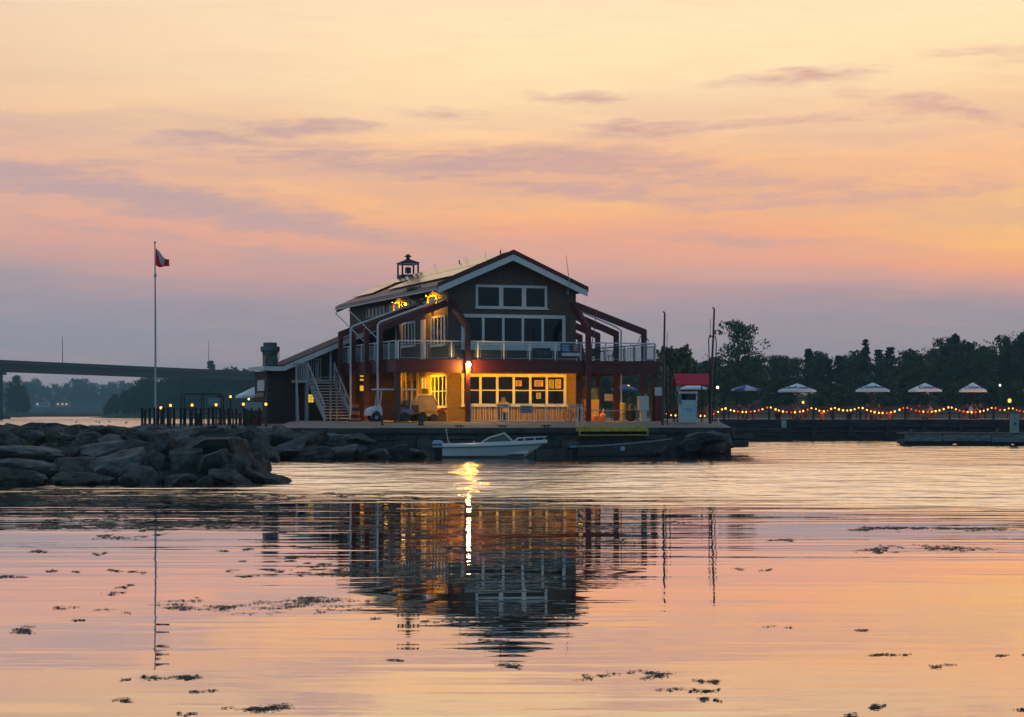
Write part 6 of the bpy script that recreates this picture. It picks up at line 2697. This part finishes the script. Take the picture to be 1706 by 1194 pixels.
# planters and chairs along the terrace edge
for px, lab in ((1296, 'dark flower tub on the terrace left of the first white parasol'), (1370, 'small dark flower tub between two string-light posts'), (1414, 'low planter with orange flowers at the terrace edge'), (1484, 'low planter with red flowers right of the tilted parasol')):
    r = empty('planter', (gx(px, Yt - 3), Yt - 3, TZ + .03), 0, lab, 'planter', 'planters on the terrace')
    b = MB()
    b.lathe([(.2, 0), (.3, .42), (.32, .45)], (0, 0, 0), 10)
    b.build('tub', WOODD, r)
    b = MB()
    rnd = random.Random(px)
    for _ in range(60):
        a, l = rnd.uniform(0, 6.28), rnd.uniform(.1, .4)
        x, y = rnd.uniform(-.2, .2), rnd.uniform(-.2, .2)
        b.poly([(x, y, .42), (x + .06, y, .44), (x + math.cos(a) * l * .6, y + math.sin(a) * l * .6, .42 + l)])
    b.build('flowers', mat('flower_mix', (.30, .08, .03), .8, var=.5, scale=12, col2=(.04, .06, .02)), r)

# string lights on posts along the edge of the terrace
Ys = 167.2
PX = [1100, 1150, 1206, 1281, 1355, 1388, 1433, 1508, 1582, 1655, 1683, 1735]
PTOP = [683, 685, 677, 675, 676, 676, 675.5, 675.5, 675, 675.5, 676, 677]
SAG = [5, 8, 7, 8, 6, 5, 9, 7.5, 8, 4.5, 6]
for i, (px, tp) in enumerate(zip(PX, PTOP)):
    r = empty('light_post', (gx(px, Ys), Ys, TZ + .03), 0, 'dark wooden post carrying string lights, %s from the left along the terrace edge' % ordw(i), 'post', 'string-light posts')
    b = MB()
    b.box(-.09, .09, -.09, .09, -.02, gz(tp, Ys) - TZ + .05)
    b.build('post_body', WOODD, r, bevel=.015)
BULBW = glow('string_bulb_warm', (1.0, .40, .07), 4.0)
BULBR = glow('string_bulb_red', (1.0, .10, .025), 1.8)
bulb_me = {}
for nm, m_ in (('w', BULBW), ('r', BULBR)):
    b = MB()
    b.lathe([(.015, .085), (.06, .055), (.078, 0), (.06, -.055), (.015, -.085)], (0, 0, 0), 8)
    bulb_me[nm] = b.mesh('bulb', m_)
rb = random.Random(12)
for i in range(len(PX) - 1):
    xa, xb = gx(PX[i], Ys), gx(PX[i + 1], Ys)
    za, zb_ = gz(PTOP[i] + .5, Ys), gz(PTOP[i + 1] + .5, Ys)
    r = empty('string_light', (xa, Ys - .12, za), 0, 'string of small warm bulbs sagging across the %s bay of the terrace edge' % ordw(i), 'string lights', 'string lights of the terrace')
    sg_ = SAG[i] * 1.12 * Ys / F
    f_ = lambda t_: ((xb - xa) * t_, 0, (zb_ - za) * t_ - sg_ * 4 * t_ * (1 - t_))
    b = MB()
    b.tube([f_(k / 16) for k in range(17)], .012, 4)
    b.build('cable', DARK, r)
    n = max(3, int(round((PX[i + 1] - PX[i]) / 6.9)))
    for k in range(n):
        t_ = (k + .5 + rb.uniform(-.12, .12)) / n
        p = f_(t_)
        o = bpy.data.objects.new('bulb', bulb_me['r' if rb.random() < .27 else 'w'])
        COL.objects.link(o)
        o.parent = r
        s_ = rb.uniform(.65, 1.05)
        o.scale = (s_, s_, s_)
        o.location = (p[0], p[1], p[2] - .09)
    if i % 2 == 0 or i > 6:
        spot_lamp('bulb_light', ((xb - xa) / 2, .1, -sg_ + .1), ((xb - xa) / 2, 4.5, -2.6), 420, (1, .28, .05), r, 115, .3)
# reddish rail strip behind the bulbs
r = empty('terrace_rail', (gx(1085, 185.6), 185.6, TZ + .03), 0, 'long reddish wooden rail at the back of the terrace', 'railing')
b = MB()
LL = gx(1720, 185.6) - gx(1085, 185.6) + 10
for z in (.42, .78, 1.0):
    b.box(0, LL, -.03, .03, z, z + .12)
b.build('rail', mat('rail_red', (.13, .055, .035), .8, var=.25, scale=1), r)
x = 0.0
while x < LL:
    b = MB()
    b.box(x, x + .12, -.06, .06, 0, 1.15)
    b.build('post', WOODD, r)
    x += 2.4


# square lanterns and far lamps
def lantern(px, py, Y, base_z, label, size, m_, power, grp='lanterns', pole=True):
    z = gz(py, Y)
    r = empty('lamp_post', (gx(px, Y), Y, base_z), 0, label, 'lamp', grp)
    h = z - base_z
    b = MB()
    b.tube([(0, 0, -.03), (0, 0, h - size)], [.06, .045], 8)
    b.lathe([(size * .5, 0), (size * .9, .03)], (0, 0, h - size - .035), 8)
    b.build('pole', DARK, r)
    b = MB()
    b.lathe([(size * .55, -size * .9), (size * .8, -size * .3), (size * .8, size * .3), (size * .5, size * .8)], (0, 0, h), 8)
    b.build('lamp_glass', m_, r)
    b = MB()
    b.lathe([(size * 1.0, size * .81), (size * .4, size * 1.25), (size * .1, size * 1.5)], (0, 0, h), 8)
    b.build('lamp_cap', DARK, r)
    if power:
        lamp('lantern_light', (0, 0, h), power, (1, .5, .12), size * .7, r)
    return r


LG = glow('lantern_glass', (1.0, .46, .07), 2.6)
LGY = glow('lantern_yellow', (1.0, .55, .09), 2.6)
LWH = glow('far_lamp_white', (1.0, .88, .72), 3)
lantern(1682, 667, Yt - 4, TZ, 'yellow square lantern on a post above the right end of the string lights', .18, LGY, 12)
lantern(1338, 670, Yt - 3, TZ, 'small yellow lantern on the table nearest the fuel dock', .12, LGY, 4)
lantern(1666, 641.5, 330, land_z(gx(1666, 330), 330), 'distant white lamp against the dark wood at the right', .2, LWH, 0, 'distant lamps')
lantern(1195.5, 645, 300, TZ - .4, 'distant white lamp right of the red kiosk roof', .24, LWH, 0, 'distant lamps')
lantern(1046.5, 644, 290, TZ - .4, 'distant amber lamp glimpsed under the right deck', .30, LGY, 0, 'distant lamps')

# ================================================================ left patio: bollard posts, lamp posts, gazebo
PZ = 1.52
for i, (px, py, Y) in enumerate(((268, 679, 113), (284, 675, 114), (320, 674.5, 113), (360, 674, 111), (405.5, 673, 110), (443, 673, 107))):
    lantern(px, py, Y, PZ, 'dark patio lamp post with a glowing amber globe, %s from the left' % ordw(i), .088, LG, 10, 'patio lamp posts')
postx = [237, 242, 249.5, 257, 263, 272, 280, 290, 301, 308, 317, 326, 335, 348, 355, 367, 381, 394, 409, 419, 432]
rp = random.Random(8)
for i, px in enumerate(postx):
    Y = 108 + rp.uniform(-1.5, 5)
    r = empty('timber_post', (gx(px, Y), Y, PZ), rp.uniform(-.2, .2), 'stout black timber post, %s from the left along the patio edge' % ordw(i), 'post', 'timber posts of the patio')
    hh = gz(680.5 + rp.uniform(-1.5, 1.5), Y) - PZ
    wd = rp.uniform(.05, .075)
    b = MB()
    b.box(-wd, wd, -wd, wd, -.05, hh)
    b.poly([(-wd, -wd, hh), (wd, -wd, hh), (0, 0, hh + .05)])
    b.build('post_body', mat('black_timber', (.014, .013, .014), .85, var=.3), r)
# dark gazebo frame, chairs and tables behind the posts
Yg = 124
r = empty('gazebo_frame', (gx(336, Yg), Yg, PZ), .1, 'thin black gazebo frame standing behind the patio posts', 'gazebo')
b = MB()
hx, hz_ = (gx(369, Yg) - gx(303, Yg)) / 2, gz(656, Yg) - PZ
for x in (-hx, 0, hx):
    for y in (0, 2.6):
        b.bar((x, y, -.02), (x, y, hz_), .07)
for y in (0, 2.6):
    b.bar((-hx, y, hz_), (hx, y, hz_), .07)
    b.bar((-hx, y, 1.0), (hx, y, 1.0), .05)
for x in (-hx, hx):
    b.bar((x, 0, hz_), (x, 2.6, hz_), .07)
b.build('frame', DARK, r)
b = MB()
b.box(gx(347, Yg) - gx(336, Yg), gx(366, Yg) - gx(336, Yg), -.06, -.04, gz(675, Yg) - PZ, gz(663, Yg) - PZ)
b.build('side_sheet', mat('pale_sheet', (.20, .24, .28), .7, var=.1), r)
b = MB()
b.box(gx(361, Yg) - gx(336, Yg), gx(368, Yg) - gx(336, Yg), -.10, -.062, gz(661.5, Yg) - PZ, gz(658.5, Yg) - PZ)
b.build('heater', DARK, r)
for k, (px, Y) in enumerate(((318, 118), (346, 117), (384, 116), (398, 119), (416, 115))):
    r = empty('patio_table', (gx(px, Y), Y, PZ), rp.uniform(0, 1), 'dark patio table, %s from the left behind the lamp posts' % ordw(k), 'table', 'tables on the patio')
    b = MB()
    b.box(-.5, .5, -.4, .4, .70, .74)
    b.build('table_top', WOODD, r)
    for x in (-.42, .42):
        for y in (-.32, .32):
            b = MB()
            b.bar((x, y, 0), (x, y, .70), .06)
            b.build('leg', WOODD, r)
    for q, dx in enumerate((-.8, .8)):
        c = empty('patio_chair', (gx(px, Y) + dx, Y + .1, PZ), 0 if dx < 0 else math.pi, 'dark patio chair %s of the %s patio table from the left' % (['left', 'right'][q], ordw(k)), 'chair', 'chairs on the patio')
        b = MB()
        b.box(-.22, .22, -.22, .22, .42, .46)
        b.build('seat', WOODD, c)
        b = MB()
        for s2 in range(4):
            b.box(-.24, -.20, -.2 + s2 * .11, -.13 + s2 * .11, .461, .98)
        b.build('backrest', WOODD, c)
        for x in (-.19, .19):
            for y in (-.19, .19):
                b = MB()
                b.bar((x, y, 0), (x, y, .42), .04)
                b.build('leg', WOODD, c)
r = empty('planter', (gx(428, 112), 112, PZ), 0, 'reddish planter against the brown wing wall', 'planter', 'planters on the patio')
b = MB()
b.lathe([(.22, 0), (.32, .4), (.34, .45)], (0, 0, 0), 10)
b.build('tub', mat('terracotta', (.13, .03, .03), .8, var=.2), r)
b = MB()
for k in range(40):
    q = random.Random(k)
    a, l = q.uniform(0, 6.28), q.uniform(.1, .3)
    b.poly([(0, 0, .44), (.07, 0, .44), (math.cos(a) * l, math.sin(a) * l, .44 + l)])
b.build('flowers', mat('flower_mix', (.30, .08, .03)), r)
lantern(384, 660.5, 128, PZ, 'small amber lamp hung behind the gazebo frame', .09, LGY, 0, 'patio lamp posts')
lantern(414.5, 664.5, 128, PZ, 'small pale lamp under the wide patio parasol', .08, LGY, 0, 'patio lamp posts')
r = empty('counter', (gx(426, 121), 121, PZ), .1, 'pale counter front under the wide patio parasol', 'counter')
b = MB()
b.box(-.75, .35, -.2, .2, 0, .9)
b.build('counter_front', WOODD, r)
b = MB()
b.box(-.78, .4, -.24, .24, .902, 1.42)
b.build('pale_screen', mat('pale_screen', (.26, .31, .34), .7, var=.1), r)

# ---------------------------------------------------------------- flagpole with flag
Yf = 112
base = at(259, 706, Yf)
r = empty('flagpole', (base.x, base.y, PZ), 0, 'tall white flagpole on the patio beside the breakwater', 'flagpole')
H = gz(405, Yf) - PZ
b = MB()
b.tube([(0, 0, 0), (0, 0, H * .5), (-.03, 0, H)], [.065, .055, .032], 10)
b.lathe([(.05, 0), (.07, .05), (.05, .1), (.01, .12)], (-.03, 0, H), 8)
b.lathe([(.075, 0), (.08, .1), (.07, .2)], (-.01, 0, H * .815), 8)
b.build('pole', mat('pole_paint', (.42, .44, .48), .5, var=.06), r)
b = MB()
b.lathe([(.22, 0), (.22, .08), (.12, .15), (.09, .5)], (0, 0, 0), 10)
b.build('pole_base', STEEL, r)
# drooping flag: red, white, red with the upper hoist drawn taut
fl_ = MB()
nx, nz_ = 22, 14
fw, fh = .98, .95
top = H - .28
g_ = {}
for i in range(nx + 1):
    for j in range(nz_ + 1):
        s_, t_ = i / nx, j / nz_                      # s along the fly, t down the hoist
        x = fw * s_ * (.80 - .22 * (1 - t_) * .2)
        droop = .95 * s_ - .28 * s_ * s_
        y = .10 * math.sin(s_ * 9 + t_ * 2.2) * s_ ** .5
        z = top - fh * t_ * (1 - .62 * s_) - droop + .12 * max(0, s_ - .55) * math.sin(t_ * 9) + .05 * math.sin(s_ * 7 + t_ * 3)
        g_[i, j] = fl_.vert((x + .04, y, z))
for i in range(nx):
    for j in range(nz_):
        ss_, tt_ = (i + .5) / nx, (j + .5) / nz_
        fl_.cur = 1 if .06 + .50 * tt_ ** 1.3 < ss_ < .74 - .22 * tt_ else 0
        fl_.face((g_[i, j], g_[i + 1, j], g_[i + 1, j + 1], g_[i, j + 1]))
def cloth(name, col):
    m = bpy.data.materials.new(name)
    m.use_nodes = True
    t = NT(m.node_tree)
    b_ = t.n['Principled BSDF']
    b_.inputs['Base Color'].default_value = col + (1,)
    b_.inputs['Roughness'].default_value = .85
    tl = t.add('ShaderNodeBsdfTranslucent')
    tl.inputs[0].default_value = col + (1,)
    mx = t.add('ShaderNodeMixShader')
    mx.inputs[0].default_value = .45
    t.l.new(b_.outputs[0], mx.inputs[1])
    t.l.new(tl.outputs[0], mx.inputs[2])
    t.l.new(mx.outputs[0], t.n['Material Output'].inputs[0])
    return m


fo = fl_.build('flag', [cloth('flag_red', (.80, .012, .03)), cloth('flag_white', (.62, .64, .70))], None, smooth=True)
fo.location = (base.x - .02, base.y, PZ)
sd = fo.modifiers.new('thick', 'SOLIDIFY')
sd.thickness = .008
tag(fo, 'red and white flag hanging limp from the top of the flagpole', 'flag')

# a swan-like pair of buoys is too small to see; ducks as specks on the far water
for i, px in enumerate((52, 127, 160, 165, 182, 210)):
    Y = 420 + (i * 37) % 90
    b = MB()
    b.lathe([(.05, 0), (.22, .05), (.26, .14), (.12, .26), (.02, .3)], (0, 0, 0), 8)
    b.tube([(.12, 0, .2), (.2, 0, .42), (.32, 0, .44)], [.06, .05, .03], 6)
    o = b.build('water_bird', mat('duck_brown', (.05, .045, .04), .8, var=.2))
    o.location = (gx(px, Y), Y, -.03)
    tag(o, 'tiny dark water bird on the bright water behind the breakwater, %s from the left' % ordw(i), 'bird', 'birds on the far water')
# channel stake
o = MB()
o.tube([(0, 0, -.5), (0, 0, 1.5)], .05, 6)
o = o.build('channel_stake', DARK)
o.location = (gx(81, 150), 150, 0)
tag(o, 'thin dark stake standing in the water behind the breakwater', 'stake')

# ================================================================ evening haze over the bay
hzb = MB()
hzb.box(-2600, 2600, -140, 3000, -1.5, 46)
hz_o = hzb.build('haze', [])
hm = bpy.data.materials.new('haze_air')
hm.use_nodes = True
t = NT(hm.node_tree)
t.n.clear()
pv_ = t.add('ShaderNodeVolumePrincipled')
pv_.inputs['Color'].default_value = (.46, .84, 1.0, 1)
pv_.inputs['Density'].default_value = HAZE_D
o = t.add('ShaderNodeOutputMaterial')
t.l.new(pv_.outputs[0], o.inputs['Volume'])
hz_o.data.materials.clear()
hz_o.data.materials.append(hm)
tag(hz_o, 'thin blue evening haze over the bay', kind='stuff')
